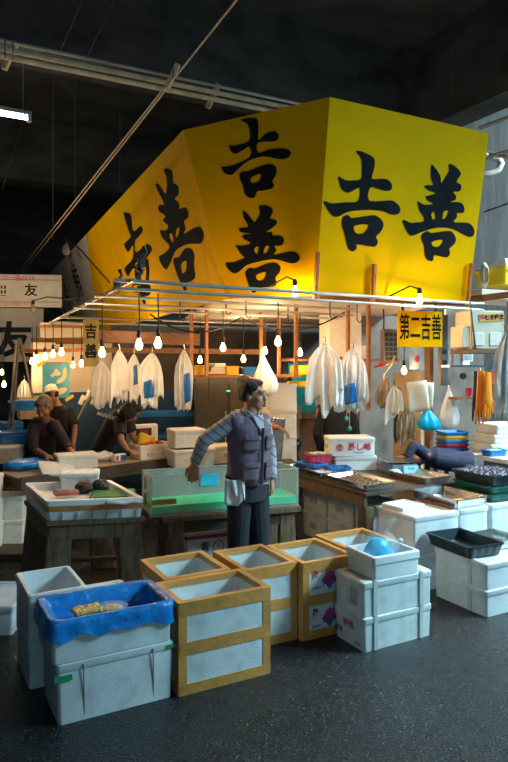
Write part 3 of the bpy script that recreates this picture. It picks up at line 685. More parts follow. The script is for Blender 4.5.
for z, r in ((0, .08), (.02, .105), (.08, .092), (.13, .07), (.175, .04)):
    L.append([V(((r * 1.15 + .022 * noise.noise(V((k * .8, z * 40, 1)))) * cos(2 * pi * k / n), (r * .75) * sin(2 * pi * k / n), z + .008 * noise.noise(V((k * .7, z * 20, 3))))) for k in range(n)])
b.loft(L).build('blue_contents', K['cyan'], t, ang=60)
L = []
for z, r, dx in ((.02, .105, 0), (.14, .105, .0), (.2, .06, .01), (.225, .035, .02), (.25, .05, .03), (.295, .06, .045), (.305, .05, .05)):
    L.append([V((dx + (r * 1.2 * (1 + .25 * sin(5 * 2 * pi * k / n + z * 9))) * cos(2 * pi * k / n), r * .7 * (1 + .2 * sin(4 * 2 * pi * k / n)) * sin(2 * pi * k / n), z + .012 * sin(k))) for k in range(n)])
MB().loft(L, False, False).build('clear_bag', K['film'], t, ang=60)
t = thing('clear_bag_scrap', 'twisted end of a clear plastic bag standing at the right in the small foam tub', 'plastic bag', UV(2.93, 3.38, .472), 0)
MB().tube([V((0, 0, 0)), V((.01, 0, .06)), V((0, 0, .11)), V((.005, 0, .14))], [.02, .012, .012, .022], 9).build('twist', K['film'], t); MB().ell((.004, 0, .15), (.02, .02, .016)).build('knot', K['white_cloth'], t)
# 5 right stack
for k, lab in enumerate(('bottom foam box at the right edge under the dark basket', 'upper foam box at the right edge carrying the dark basket')):
    p, w, d = rect_uv(3.64, 4.22, 3.28, 3.80, .001 + k * .192)
    t = foam(lab, p, w, d, .19, GR, taper=.97, shade_grey=None)
    MB().box((-w / 2 + .006, -.1, .09), (.012, .03, .175)).build('strap', K['clear_tape'], t)
    MB().box((.1, -d * .985 / 2, .085), (.15, .014, .085)).build('handle_shade', K['shade_grey'], t, bevel=.006)
for k, lab in enumerate(('bottom foam box just outside the right edge', 'upper foam box just outside the right edge')):
    p, w, d = rect_uv(4.25, 4.83, 3.30, 3.80, .001 + k * .192); foam(lab, p, w, d, .19, GR, shade_grey=None)
for (u0, u1, v0, v1, lab) in ((3.53, 4.02, 3.9, 4.36, 'left of the three under the big steel tray'), (4.04, 4.38, 3.92, 4.46, 'middle one of the three, directly under the big steel tray'), (4.41, 5.0, 3.92, 4.46, 'right one of the three, below the green baskets')):
    for k, q in enumerate(('bottom white foam box, ', 'top white foam box, ')):
        p, w, d = rect_uv(u0, u1, v0, v1, .001 + k * .3); foam(q + lab, p, w, d, .298, GR, shade_grey=None, taper=.985)
# baskets
def basket(label, pos, w, d, h, m, rz=GR, group=None, grid=True, name='plastic_basket', cat='basket'):
    t = thing(name, label, cat, pos, rz, group)
    def ring(ww, dd, r, z, amp):
        P = rrect(ww, dd, r, z, 2); Q = []
        for i in range(len(P)):
            p, q = P[i], P[(i + 1) % len(P)]; n = (12 if (q - p).length > .06 else 1)
            for k in range(n):
                x = p.lerp(q, k / n); nrm = V((q.y - p.y, p.x - q.x, 0)).normalized()
                Q.append(x + nrm * (amp if n > 1 and k % 3 == 1 else 0))
        return Q
    a = .008 if grid else 0; w0, d0, w1, d1 = w * .88, d * .9, w - .012, d - .012
    L = [ring(w0, d0, .015, 0, 0), ring(w0, d0, .015, .004, a), ring(w1, d1, .015, h - .017, a), ring(w1, d1, .015, h - .015, 0), ring(w + .01, d + .01, .018, h - .014, 0), ring(w + .01, d + .01, .018, h, 0), ring(w - .016, d - .016, .012, h, 0), ring(w0 - .014, d0 - .014, .01, .008, 0)]
    MB().loft(L).build('basket_body', K[m], t)
    return t
basket('dark plastic basket, empty, on the foam boxes at the right edge', UV(3.785, 3.63, .386), .34, .48, .09, 'basket', GR - 4)
for k in range(3):
    basket(('bottom', 'middle', 'top')[k] + ' green fish basket of the stack at the right edge' + (', holding purple-grey fish' if k == 2 else ''), UV(4.74 - .01 * k, 4.2, .602 + .066 * k), 0.48, .5, .064 + .03 * (k == 2), 'gbasket' if k < 2 else 'basket', GR - 6 + 2 * k, 'stacked green fish baskets')
t = thing('fish_layer', 'purple-grey small fish heaped in the top green basket', 'fish', UV(4.72, 4.2, .80), GR - 2); tag(t, kind='stuff')
MB().sheet(lambda i, j: V(((i - .5) * .42, (j - .5) * .44, .005 + .03 * noise.noise(V((i * 22, j * 22, 0))) + .02)), 40, 40).build('fish', mat('purple_fish', (.09, .085, .13), .5, var=.7, scale=40), t)
# trays
def tray(label, pos, w, d, h, rz=GR, m='steel', fill=None, group='steel trays', name='steel_tray'):
    t = thing(name, label, 'tray', pos, rz, group)
    L = [rrect(w * .88, d * .9, .03, 0), rrect(w - .02, d - .02, .03, h - .006), rrect(w + .012, d + .012, .03, h - .004), rrect(w + .012, d + .012, .03, h), rrect(w - .02, d - .02, .03, h), rrect(w * .88 - .008, d * .9 - .008, .03, .006)]
    MB().loft(L).build('pan', K[m], t)
    return t
tray('big empty stainless tray on the white foam boxes at right', UV(4.2, 4.2, .602), .4, .56, .075, GR)
t = thing('lemon_slice_pile', 'yellow bits lying in the big stainless tray', 'food', UV(4.23, 4.12, .611), 20)
MB().ell((0, 0, .012), (.06, .04, .012)).build('bits', K['yel_p'], t)
t = tray('round-edged steel tray on the foam boxes cut off by the right edge', UV(4.1, 3.62, .386), .3, .3, .07, GR)
# small lid on left foam box
t = foam('flat white foam lid lying on the left foam box before the shell tray', UV(3.68, 4.2, .602), .28, .24, .035, GR + 6, top='open', shade_grey=None, m='foam_in')
one(MB().box(UV(4.0, 4.14, .612), (.05, .36, .02), GR + 4).build('wooden_strip', K['board'], bevel=.003), 'thin brown slat on the foam boxes left of the big tray', 'slat')

# ---------------------------------------------------------------- right table
t = thing('market_table', 'long dark wooden table at right carrying trays of shellfish', 'table', UV(4.13, 5.2, 0), GR)
MB().box((0, 0, .665), (1.22, 1.4, .03)).build('tabletop', K['wood'], t, bevel=.004)
for s in (-1, 1): MB().box((s * .585, 0, .6), (.04, 1.34, .1)).build('apron', K['woodL'], t, bevel=.004)
for x in (-.55, .55):
    for y in (-.63, .63): MB().box((x, y, .275), (.09, .12, .55)).build('leg', K['woodL'], t, bevel=.004)
k = 0
for v, lv in ((4.6, 'nearest'), (5.05, 'middle'), (5.5, 'farthest')):
    for z, lz in ((0, 'bottom'), (1, 'top')):
        foam(f'{lz} foam box of the {lv} pair stored under the right table', UV(3.90, v + .12, .001 + z * .262), .36, .44, .26, GR, shade_grey='x', group='foam boxes under the right table')
def heap(label, pos, w, d, h, m, rz=GR, name='shellfish_heap', cat='shellfish', seed=1, fr=24, kind='stuff'):
    t = thing(name, label, cat, pos, rz); tag(t, kind=kind)
    MB().sheet(lambda i, j: V(((i - .5) * w, (j - .5) * d, .004 + h * min(1, 5 * i, 5 * (1 - i), 5 * j, 5 * (1 - j)) * (.7 + .9 * abs(noise.noise(V((i * fr * w, j * fr * d, seed)))))), ), 44, 44).build('pile', K[m], t, ang=25)
    return t
tray('steel tray of shellfish nearest the front of the right table', UV(3.72, 4.84, .682), .37, .64, .065, GR)
heap('brown shells heaped in the nearest steel tray on the right table', UV(3.72, 4.84, .69), .29, .54, .05, 'shell', seed=3, fr=70)
tray('steel tray farther along the right table beside the tank', UV(3.72, 5.52, .682), .37, .64, .065, GR)
heap('pale shells spread in the far steel tray beside the tank', UV(3.72, 5.5, .69), .28, .5, .03, 'ice', seed=5, fr=60)
basket('shallow blue basket lying in the far steel tray', UV(3.70, 5.62, .75), .2, .3, .035, 'blue', GR + 8, 'blue baskets on the right table')
basket('blue basket standing behind the far steel tray', V((.86, 6.62, .682)), .22, .18, .075, 'blue', 10, 'blue baskets on the right table')
basket('lower red basket of the pair beside the black-coated man', V((.68, 6.86, .682)), .24, .17, .09, 'red', 6, 'red baskets')
basket('upper pink basket with papers, on the red basket', V((.68, 6.86, .774)), .25, .18, .085, 'pink', 10, 'red baskets')
t = thing('packet', 'green and white packets in the pink basket', 'packets', V((.68, 6.86, .84)), 10); MB().sheet(lambda i, j: V(((i - .5) * .2, (j - .5) * .13, .02 + .015 * noise.noise(V((i * 4, j * 4, 2))))), 8, 6).build('packet', mat('packet_green', (.35, .5, .25), .4, var=.7, scale=25), t, solid=.01)
tray('brown-stained tray behind the big stainless tray', UV(4.42, 4.82, .682), .36, .56, .06, GR)
heap('dark wet residue with pale bits in the tray behind the big stainless one', UV(4.42, 4.82, .69), .28, .5, .012, 'shell', seed=8, fr=30, name='fish_scraps', cat='fish scraps')
t = foam('lower plain white foam box under the steamed octopus box', V((1.06, 6.98, .682)), .46, .3, .15, 5, shade_grey='x', taper=.97, m='foam_in')
t = foam('white foam box printed in red with steamed octopus, on another box', V((1.02, 6.98, .834)), .49, .32, .19, 6, shade_grey='x', taper=.98, m='foam_in')
face_text(t, '蒸し蛸', .082, 'front', .07, .09, .49, .318, 'red_ink', .03)
b = MB(); b.tube([V((-.14 + .034 * cos(a), -.162, .09 + .034 * sin(a))) for a in [k * pi / 10 for k in range(21)]], .004, 5, False); b.box((-.14, -.161, .09), (.012, .003, .055)); b.box((-.14, -.161, .1), (.04, .003, .01)); b.build('red_emblem', K['red_ink'], t)
text('KANEHICHI', .022, K['blue_ink'], t, (.06, -.163, .035), bold=.02)
t = thing('weighing_scale', 'blue-grey weighing scale with steel pan and lit panel on the right table', 'scale', V((1.5, 6.72, .682)), 12)
bodyc = mat('scale_body', (.12, .18, .23), .4)
MB().loft([rrect(.3, .3, .02, 0), rrect(.28, .28, .02, .1)]).build('scale_body', bodyc, t); MB().loft([rrect(.34, .28, .02, .118), rrect(.34, .28, .02, .13)]).build('pan', K['steel'], t); MB().tube([V((0, 0, .1)), V((0, 0, .12))], .05, 10).build('pan_support', K['black'], t)
MB().box((.06, -.15, .05), (.16, .012, .075), m=Mx.Rotation(R(-12), 4, 'X')).build('panel', mat('scale_panel', (.3, .65, .8), .3), t)
text('0.00', .04, K['ink'], t, (.06, -.162, .062), (78, 0, 0))
basket('bright blue tray with a green sponge behind the green baskets', V((2.77, 7.5, .742)), .26, .16, .07, 'blue', 20, None)
one(MB().box(V((2.77, 7.5, .795)), (.15, .1, .03), 20).build('sponge', mat('sponge', (.45, .6, .2), .8)), 'pale green sponge in the bright blue tray', 'sponge')
# worktop behind carrying the blue tray, crate stack, white boxes
t = thing('work_counter', 'pale counter at the far right behind the green baskets', 'counter', UV(6.6, 5.22, 0), GR)
MB().box((0, 0, .715), (1.5, 1.0, .05)).build('counter_top', K['foam'], t, bevel=.004)
for x in (-.7, .7):
    for y in (-.42, .42): MB().box((x, y, .345), (.06, .06, .69)).build('leg', K['gray'], t)

# ---------------------------------------------------------------- left table with taped tray, tank
def ang(p, q): return math.degrees(math.atan2(q.y - p.y, q.x - p.x))
a, b_ = G(46, 522, .62), G(145, 517.6, .62); rzT = ang(a, b_); wT = (b_ - a).length; dT = .85
ex = (b_ - a).normalized(); ey = V((-ex.y, ex.x, 0))
cT = a + ex * wT / 2 + ey * dT / 2; cT.z = 0
t = tbl = thing('wooden_table', 'rough wooden table at left carrying the taped foam tray', 'table', cT, rzT)
MB().box((0, 0, .602), (wT, dT, .036)).build('tabletop', K['woodL'], t, bevel=.004)
for s in (-1, 1): MB().box((0, s * (dT / 2 - .03), .53), (wT - .06, .035, .11)).build('apron', K['woodL'], t, bevel=.003)
for s in (-1, 1): MB().box((s * (wT / 2 - .03), 0, .53), (.035, dT - .1, .11)).build('apron', K['woodL'], t, bevel=.003)
for sx in (-1, 1):
    for sy in (-1, 1):
        MB().loft([rrect(.2, .05, .006, 0, cx=sx * (wT / 2 - .07), cy=sy * (dT / 2 - .04)), rrect(.17, .05, .006, .584, cx=sx * (wT / 2 - .11), cy=sy * (dT / 2 - .04))]).build('leg', K['woodL'], t, bevel=.003)
MB().bar((-wT / 2 + .08, 0, .2), (wT / 2 - .08, 0, .2), .06, .03).build('stretcher', K['woodL'], t)
hT = .15
t = thing('foam_tray', 'wide shallow white foam tray wrapped with brown tape on the rough wooden table', 'foam tray', cT + V((0, 0, .622)), rzT)
w, d = wT, dT - .02
L = [rrect(w - .03, d - .03, .03, 0), rrect(w, d, .03, hT - .01), rrect(w - .01, d - .01, .03, hT), rrect(w - .09, d - .09, .02, hT), rrect(w - .11, d - .11, .02, hT - .06)]
MB().loft(L).build('tub', K['foam_in'], t)
MB().loft([rrect(w - .008, d - .008, .03, .068), rrect(w + .002, d + .002, .03, .11), rrect(w - .006, d - .006, .03, .11)], False, False).build('brown_tape', K['ktape'], t)
for k in range(7): MB().box((-w / 2 + .12 + k * .11, -d / 2 + .006, .03), (.008, .008, .06)).build('groove', K['shade_grey'], t)
MB().box((0, -d / 2 + .055, hT - .01), (.008, .1, .025)).build('rim_split', K['shade_grey'], t); MB().box((-w / 2 + .3, d / 2 - .04, hT - .01), (.008, .1, .025)).build('rim_split', K['shade_grey'], t)
def onT(px, py, z): return G(px, py, z)
def shear(t, k, y0):
    Mk = Mx(((1, -k, 0, -k * y0), (0, 1, 0, 0), (0, 0, 1, 0), (0, 0, 0, 1)))
    for o in t.children: o.data.transform(Mk)
shear(tbl, .34, dT / 2); shear(t, .34, dT / 2)
zt = .622 + hT - .055
t = foam('small white foam box with faint printing standing in the taped tray', onT(80, 488, zt), .33, .24, .15, rzT, shade_grey=None, taper=.95); face_text(t, '活〆鯛', .035, 'front', .04, .08, .33, .236, 'pink_ink', .01)
t = thing('green_mesh_mat', 'green mat lying in the taped foam tray', 'mat', onT(113, 496, zt), rzT); MB().sheet(lambda i, j: V(((i - .5) * .36, (j - .5) * .3, .02 + .012 * noise.noise(V((i * 5, j * 5, 3))))), 12, 12).build('mat', K['greenmat'], t, solid=.008)
t = thing('pink_fish_roll', 'pink wrapped roll lying in the taped foam tray', 'roll', onT(66, 497, zt), rzT); MB().tube([(-.1, 0, .035), (-.08, 0, .036), (.08, .01, .036), (.1, .01, .035)], [.012, .028, .026, .012], 12).build('roll', K['sausage'], t)
for (x, y, lab) in ((84, 493, 'left crumpled black net bag in the taped tray'), (101, 491, 'right crumpled black net bag in the taped tray')):
    t = thing('net_bag', lab, 'net bag', onT(x, y, zt), 0, 'black net bags')
    b = MB().ell((0, 0, .045), (.075, .06, .05), n=24, k=14)
    for v in b.b.verts: v.co += noise.noise_vector(v.co * 28 + V((x, 0, 0))) * .016
    b.build('net', K['net'], t, ang=60)
one(MB().box(onT(75, 502, zt + .02), (.12, .02, .02), rzT + 10).build('yellow_stick', K['yel_p'], bevel=.003), 'short yellow stick in front of the pink roll', 'stick')
t = thing('blue_paper', 'folded pale blue sheet along the front of the taped tray', 'paper sheet', onT(123, 503, zt + .03), rzT); MB().sheet(lambda i, j: V(((i - .5) * .26, (j - .5) * .07, .02 * sin(3 * j) + .006 * sin(9 * i))), 12, 5).build('sheet', K['x'] if 0 else mat('pale_blue', (.3, .42, .6), .6), t, solid=.004)
# tank
a, b_ = G(151, 516.8, .62), G(299, 504.5, .62); rzK = ang(a, b_); wK = (b_ - a).length; dK = .38; hK = .30
ex = (b_ - a).normalized(); ey = V((-ex.y, ex.x, 0)); cK = a + ex * wK / 2 + ey * dK / 2; cK.z = 0
t = thing('tank_table', 'weathered plank table under the acrylic tank', 'table', cK, rzK)
MB().box((.05, 0, .585), (wK - .08, dK + .04, .045)).build('tabletop', K['woodL'], t, bevel=.004)
for sx in (-1, 1):
    for sy in (-1, 1): MB().loft([rrect(.17, .06, .006, 0, cx=sx * (wK / 2 - .14) + .05, cy=sy * (dK / 2 - .04)), rrect(.13, .06, .006, .563, cx=sx * (wK / 2 - .15) + .05, cy=sy * (dK / 2 - .04))]).build('leg', K['woodL'], t, bevel=.003)
MB().box((0, -dK / 2 + .03, .51), (wK - .1, .03, .09)).build('apron', K['wood'], t)
t = thing('acrylic_tank', 'long clear acrylic tank of shallow green water behind the standing man', 'tank', cK + V((0, 0, .612)), rzK)
th = .014
MB().box((0, 0, .008), (wK, dK, .014)).build('tank_floor', K['acr_edge'], t)
for s, n in ((-1, 'front_pane'), (1, 'back_pane')): MB().box((0, s * (dK / 2 - th / 2), hK / 2 + .015), (wK, th, hK - .01)).build(n, K['acr_front' if s < 0 else 'acrylic'], t)
for s in (-1, 1): MB().box((s * (wK / 2 - th / 2), 0, hK / 2 + .015), (th, dK - 2 * th - .002, hK - .01)).build('end_pane', K['acr_edge'], t)
b = MB()
b.bar((-wK / 2, -dK / 2 + .007, hK + .012), (wK / 2, -dK / 2 + .007, hK + .012), .016, .005); b.build('front_rim', K['acr_edge'], t)
MB().bar((-wK / 2, dK / 2 - .007, hK + .012), (wK / 2, dK / 2 - .007, hK + .012), .016, .005).build('back_rim', K['acr_edge'], t)
MB().box((0, 0, .05), (wK - .035, dK - .035, .06)).build('green_water', K['water'], t)
text('吉', .13, K['ink'], t, (.2, dK / 2 - .02, .19), (90, 0, 0), bold=.02)
text('善', .13, K['ink'], t, (.4, dK / 2 - .02, .19), (90, 0, 0), bold=.02)
text('吉', .1, K['ink'], t, (-wK / 2 - .003, .03, .22), (90, 0, -90), bold=.02); text('善', .1, K['ink'], t, (-wK / 2 - .003, .03, .1), (90, 0, -90), bold=.02)
MB().box((.1 - wK / 2, -dK / 2 - .003, .115), (.2, .003, .042)).build('brown_tape', K['ktape'], t)
MB().box((-.05, dK / 2 - .02, .2), (.16, .004, .1)).build('blue_sticker', K['cyan'], t)
# box under the tank
p = G(203, 560, 0); p = V((-.42, 5.62, 0))
t = foam('open white foam box with red banded rim on the ground under the tank', p, .46, .36, .40, 22, top='open', shade_grey=None)
MB().loft([rrect(.462, .362, .02, .345), rrect(.468, .368, .02, .375), rrect(.456, .356, .02, .375)], False, False).build('red_band', K['red_ink'], t)
face_text(t, '青', .09, 'front', -.06, .27, .455, .355, 'ink', .01); face_text(t, 'KG', .05, 'front', .17, .26, .455, .355, 'ink', .02)
MB().tube([V((.06 + .045 * cos(k * pi / 10), -.182, .27 + .05 * sin(k * pi / 10))) for k in range(21)], .004, 5, False).build('red_ring', K['red_ink'], t); face_text(t, '本', .05, 'front', .06, .27, .458, .358, 'red_ink', .0)
foam('white foam box on the ground behind the legs of the standing man', V((.2, 6.02, 0)), .3, .25, .26, 10, shade_grey=None)

# ---------------------------------------------------------------- left counter and its goods
a, b_ = G(22, 478, .72), G(177, 457.5, .72); rzC = ang(a, b_); wC = (b_ - a).length; dC = .5
ex = (b_ - a).normalized(); ey = V((-ex.y, ex.x, 0)); cC = a + ex * wC / 2 + ey * dC / 2; cC.z = 0
t = thing('work_counter', 'long dark wooden counter where the old man and the bent worker stand', 'counter', cC, rzC)
MB().box((0, 0, .70), (wC, dC, .03)).build('counter_top', K['tan'], t, bevel=.003)
MB().box((0, -dC / 2 + .015, .66), (wC + .02, .035, .13)).build('front_board', K['wood'], t, bevel=.003)
for s in (-1, 1): MB().box((s * (wC / 2 - .015), 0, .65), (.03, dC - .05, .11)).build('end_board', K['wood'], t, bevel=.003)
for sx in (-1, 1):
    for sy in (-1, 1): MB().box((sx * (wC / 2 - .08) + (.4 if sx < 0 else 0), sy * (dC / 2 - .08), .34), (.08, .08, .68)).build('leg', K['wood'], t)
zc = .717
def onC(px, py, z=None): return G(px, py, z if z is not None else zc)
t = thing('blue_bag', 'crumpled blue plastic bag lying on the counter before the old man', 'plastic bag', onC(27, 469), rzC)
b = MB().ell((0, 0, .05), (.25, .13, .055), n=30, k=14)
for v in b.b.verts: v.co += noise.noise_vector(v.co * 14) * .03
for v in b.b.verts: v.co.z = max(.002, v.co.z)
b.build('bag', K['bluesheet'], t, ang=60)
t = foam('white foam box the old man is handling', onC(76, 467.5), .42, .26, .15, rzC - 18, shade_grey=None, m='foam_warm')
t = thing('foam_cover', 'white foam lid leaning on the box in front of the old man', 'foam lid', onC(57, 472), 0)
t.rotation_euler = (R(24), R(8), R(rzC - 10)); t.location += V((0, 0, .02)); MB().loft([rrect(.36, .24, .02, 0), rrect(.36, .24, .02, .022), rrect(.34, .22, .02, .03)]).build('lid', K['foam_warm'], t)
t = thing('ice_bag', 'clear bag of ice on the counter before the bent worker', 'ice bag', onC(103, 461), rzC)
b = MB().ell((0, 0, .05), (.13, .09, .055), n=24, k=12)
for v in b.b.verts: v.co += noise.noise_vector(v.co * 25) * .02; v.co.z = max(.002, v.co.z)
b.build('bag', K['ice'], t, ang=40)
t = thing('packet', 'small blue and white packet on the counter', 'packet', onC(119, 461.5), rzC); MB().box((0, 0, .045), (.15, .08, .08)).build('packet', K['white_cloth'], t, bevel=.01); MB().box((.03, -.041, .045), (.07, .006, .06)).build('blue_print', K['blue'], t); MB().box((-.045, -.041, .045), (.03, .006, .05)).build('red_print', K['red_ink'], t)
t = foam('open foam box of red fish on the counter beside the bent worker', onC(152, 457), .46, .3, .16, rzC - 8, top='open', m='foam_warm', shade_grey=None)
heap('red fish filling the open foam box on the counter', onC(152, 457) + V((0, 0, .1)), .38, .23, .07, 'fish', rzC - 8, 'fish_heap', 'fish', 4, 60)
for k in (-.1, .08): MB().box((k, -.152, .06), (.07, .012, .03)).build('handle_shade', K['shade_grey'], t)
p = onC(142, 452, zc) ; t = thing('foam_box', 'white foam box lid standing upright with a dark printed window, behind the fish', 'foam box', A(142, 446, 7.75), rzC - 12)
MB().box((0, 0, .13), (.38, .1, .26)).build('tub', K['foam_warm'], t, bevel=.02); MB().box((0, -.052, .17), (.2, .006, .09)).build('printed_window', K['black'], t); text('鮮魚', .06, K['red_ink'], t, (0, -.057, .17))
one(MB().sheet(lambda i, j: A(146, 440, 7.5) + V(((i - .5) * .2, (j - .5) * .1, (j - .5) * .12 + .02 * sin(6 * i))), 8, 5).build('yellow_paper', K['yel_p'], None, solid=.004), 'yellow paper sheet between the fish box and the standing lid', 'paper')
t = foam('closed foam box on the flat boxes between the fish box and the man', A(186, 446, 7.4), .38, .3, .2, rzC - 20, m='foam_warm', shade_grey=None)
t = foam('flat foam box under the closed one, behind the tank', A(190, 464.5, 7.4), .5, .36, .19, rzC - 20, m='foam_warm', shade_grey='y')
t = foam('flat foam box just left of the striped sleeve, behind the tank', V((A(224, 465, 7.8).x, 7.8, .632)), .42, .34, .2, rzC - 20, m='foam_warm', shade_grey='y')
t = thing('support_table', 'dark table carrying the foam boxes behind the tank', 'table', V((-.48, 7.74, 0)), rzC - 20)
MB().box((0, 0, .61), (.85, .6, .04)).build('tabletop', K['wood'], t)
for sx in (-1, 1):
    for sy in (-1, 1): MB().box((sx * .38, sy * .25, .295), (.06, .06, .59)).build('leg', K['wood'], t)
# stacked foam boxes at the far left
for c_, (x, y, nm) in enumerate(((-2.62, 6.1, 'left'), (-2.39, 6.42, 'right'))):
    for k in range(3 - c_):
        t = foam(f'{("bottom", "middle", "top")[k]} foam box of the {nm} stack left of the rough wooden table', V((x, y, .06 + k * .232)), .44 if c_ == 0 else .3, .34 if c_ == 0 else .27, .23, 4, shade_grey=None, m='foam_warm')
        if c_ == 0: MB().box((.14, -.168, .1), (.07, .004, .012)).build('printed_mark', K['ink'], t)
one(MB().box((-2.45, 6.25, .029), (.95, .6, .056), 4).build('pallet', K['wood'], bevel=.004), 'dark wooden pallet under the two stacks at far left', 'pallet')
t = foam('white foam box on top of the left stack at the photo edge', V((-2.66, 6.1, .758)), .38, .3, .16, 8, shade_grey=None, m='foam_warm')
# things behind on the left
for (x, y, D, w, d, h, m, lab) in ((15, 455, 7.6, .34, .3, .28, 'blue', 'blue crate left of the old man'), (36, 418, 9.0, .5, .3, .3, 'tan', 'dull tan box in the far left stall'), (10, 448, 8.6, .3, .3, .35, 'blue', 'second blue crate at the far left edge'), (22, 410, 8.4, .32, .25, .12, 'blue', 'small blue tray behind the old man')):
    t = thing('crate', lab, 'crate', A(x, y, D), rzC - 20, 'crates in the far left stall')
    MB().loft([rrect(w * .92, d * .92, .015, 0), rrect(w, d, .015, h), rrect(w - .03, d - .03, .01, h), rrect(w * .9 - .03, d * .9 - .03, .01, .02)]).build('crate_body', K[m], t); MB().loft([rrect(w + .01, d + .01, .01, h * .8), rrect(w + .012, d + .012, .01, h * .88), rrect(w - .006, d - .006, .01, h * .88)], False, False).build('rim', K[m], t)
t = foam('white foam box at the left edge behind the blue bag', A(6, 462, 7.3), .34, .28, .18, 8, shade_grey=None, m='foam_warm')
t = thing('far_counter', 'low wooden counter of the far left stall', 'counter', V((-3.95, 8.3, 0)), 12); MB().box((0, 0, .66), (1.5, .9, .05)).build('counter_top', K['woodL'], t)
for sx in (-1, 1):
    for sy in (-1, 1): MB().box((sx * .68, sy * .38, .32), (.07, .07, .64)).build('leg', K['woodL'], t)
for (x0, y0, x1, y1, D, lab) in ((19, 338, 6, 478, 8.0, 'slanted pole at the far left leaning left'), (20, 338, 33, 398, 8.05, 'slanted pole at the far left leaning right'), (16, 345, 2, 440, 8.3, 'thinner slanted pole behind the left one')):
    one(MB().bar(A(x0, y0, D), V((A(x1, y1, D).x, A(x1, y1, D).y, 0)) if y1 > 430 else A(x1, y1, D), .035, .025).build('pole', K['gray']), lab, 'pole', 'slanted poles')
# signs at left
t = thing('strip_sign', 'long white strip sign with small red numbers and black characters at far left', 'sign', A(30, 291, 10.0), 5)
MB().box((-.4, 0, 0), (1.76, .03, .5)).build('board', K['signw'], t); MB().box((-.4, -.017, .17), (1.7, .004, .006)).build('line', K['ink'], t); MB().box((-.4, -.017, -.17), (1.7, .004, .006)).build('line', K['ink'], t)
text('107一番0116', .1, K['red_ink'], t, (-.2, -.02, .19)); text('佃', .2, K['ink'], t, (-.42, -.02, 0), bold=.02); text('友', .2, K['ink'], t, (.02, -.02, 0), bold=.02); text('03-0541-0116', .08, K['red_ink'], t, (-.15, -.02, -.2))
t = thing('large_sign', 'big grey-white hanging sign with one large black character at the far left', 'sign', A(20, 335, 11.2), 5)
MB().box((-.35, 0, 0), (1.5, .03, .92)).build('board', K['signg'], t); text('友', .62, K['ink'], t, (-.1, -.02, -.12), bold=.035)
for s in (-.9, .2): MB().tube([V((s, 0, .46)), V((s, 0, .9))], .006, 5).build('hanger', K['rail'], t)
one(MB().box(A(64, 341, 9.4) + V((0, 0, .152)), (.62, .22, .21), 4).build('white_box', K['cream'], bevel=.01), 'white painted box high on the beams left of the yellow sign', 'box')
# map poster
t = thing('map_poster', 'pale blue poster map of yellowish islands above the capped worker', 'poster', A(56, 380, 9.0), 8)
w, h = .37, .5
MB().sheet(lambda i, j: V(((i - .5) * w, .01 * sin(5 * i + 3 * j), (j - .5) * h)), 8, 8).build('sheet', K['map_sea'], t)
def blob(P, nm='land'): MB().poly([V((x * w, -.018, z * h)) for x, z in P]).build(nm, K['map_land'], t)
blob([(-.2, .12), (-.08, .2), (.0, .32), (.06, .3), (.12, .22), (.2, .2), (.12, .12), (-.05, .12), (-.12, .07)])
blob([(.28, .32), (.36, .35), (.4, .25), (.38, .08), (.3, -.02), (.18, -.08), (.08, -.1), (.02, -.05), (.12, .04), (.22, .08), (.26, .2)])
blob([(.0, -.12), (.05, -.08), (-.1, -.12), (-.25, -.2), (-.38, -.24), (-.4, -.32), (-.3, -.36), (-.2, -.28), (-.05, -.2)])
blob([(.0, -.24), (.35, -.2), (.42, -.26), (.3, -.36), (.12, -.42), (.0, -.36)])
text('日本の漁港', .035, K['red_ink'], t, (0, -.02, .46 * h), bold=.02)
for (x, z, r_) in ((-.52, .45, 35), (.5, .5, -40), (-.5, -.44, 40), (.5, -.5, 35)): MB().box((x * w, -.022, z * h), (.13, .004, .04), m=Mx.Rotation(R(-r_), 4, 'Y')).build('tape', K['yel_p'], t)
t = thing('narrow_banner', 'dirty yellow narrow sign seen from its edge with black brush marks', 'sign', A(91, 343, 8.6), 10); MB().box((0, 0, 0), (.2, .02, .62)).build('board', mat('olive_board', (.22, .18, .05), .5, var=.3), t); text('吉', .2, K['ink'], t, (0, -.014, .14), bold=.03, sx=.8); text('善', .2, K['ink'], t, (0, -.014, -.12), bold=.03, sx=.8)
# blue rack and crates behind the bent worker
t = thing('blue_rack', 'blue painted steel rack along the wall behind the bent worker', 'rack', V((-1.15, 8.9, 0)), 12)
for z in (.35, .82, 1.12): MB().box((0, 0, z), (1.5, .45, .06)).build('shelf', K['blue'] if z > .5 else K['bluewall'], t, bevel=.004)
for x in (-.72, .72):
    for y in (-.19, .19): MB().box((x, y, .62), (.06, .06, 1.24)).build('upright', K['bluewall'], t)
basket('dim black basket on the blue rack', V((-.78, 8.98, 1.152)), .4, .3, .12, 'black', 12, None)
for k, (x, y) in enumerate(((82, 400), (94, 400), (88, 396))):
    one(MB().box(A(x, y, 8.7), (.06, .02, .13), 0, Mx.Rotation(R(25), 4, 'Y')).build('hanging_tag', K['paper'], bevel=.002), ('left', 'right', 'upper')[k] + ' small cream tag hung on the blue wall right of the map', 'tag', 'small cream tags')
one(seg(A(75, 424, 8.6), A(96, 382, 8.6), .012).build('stick', K['tan']), 'thin slanting stick in front of the blue wall', 'stick')

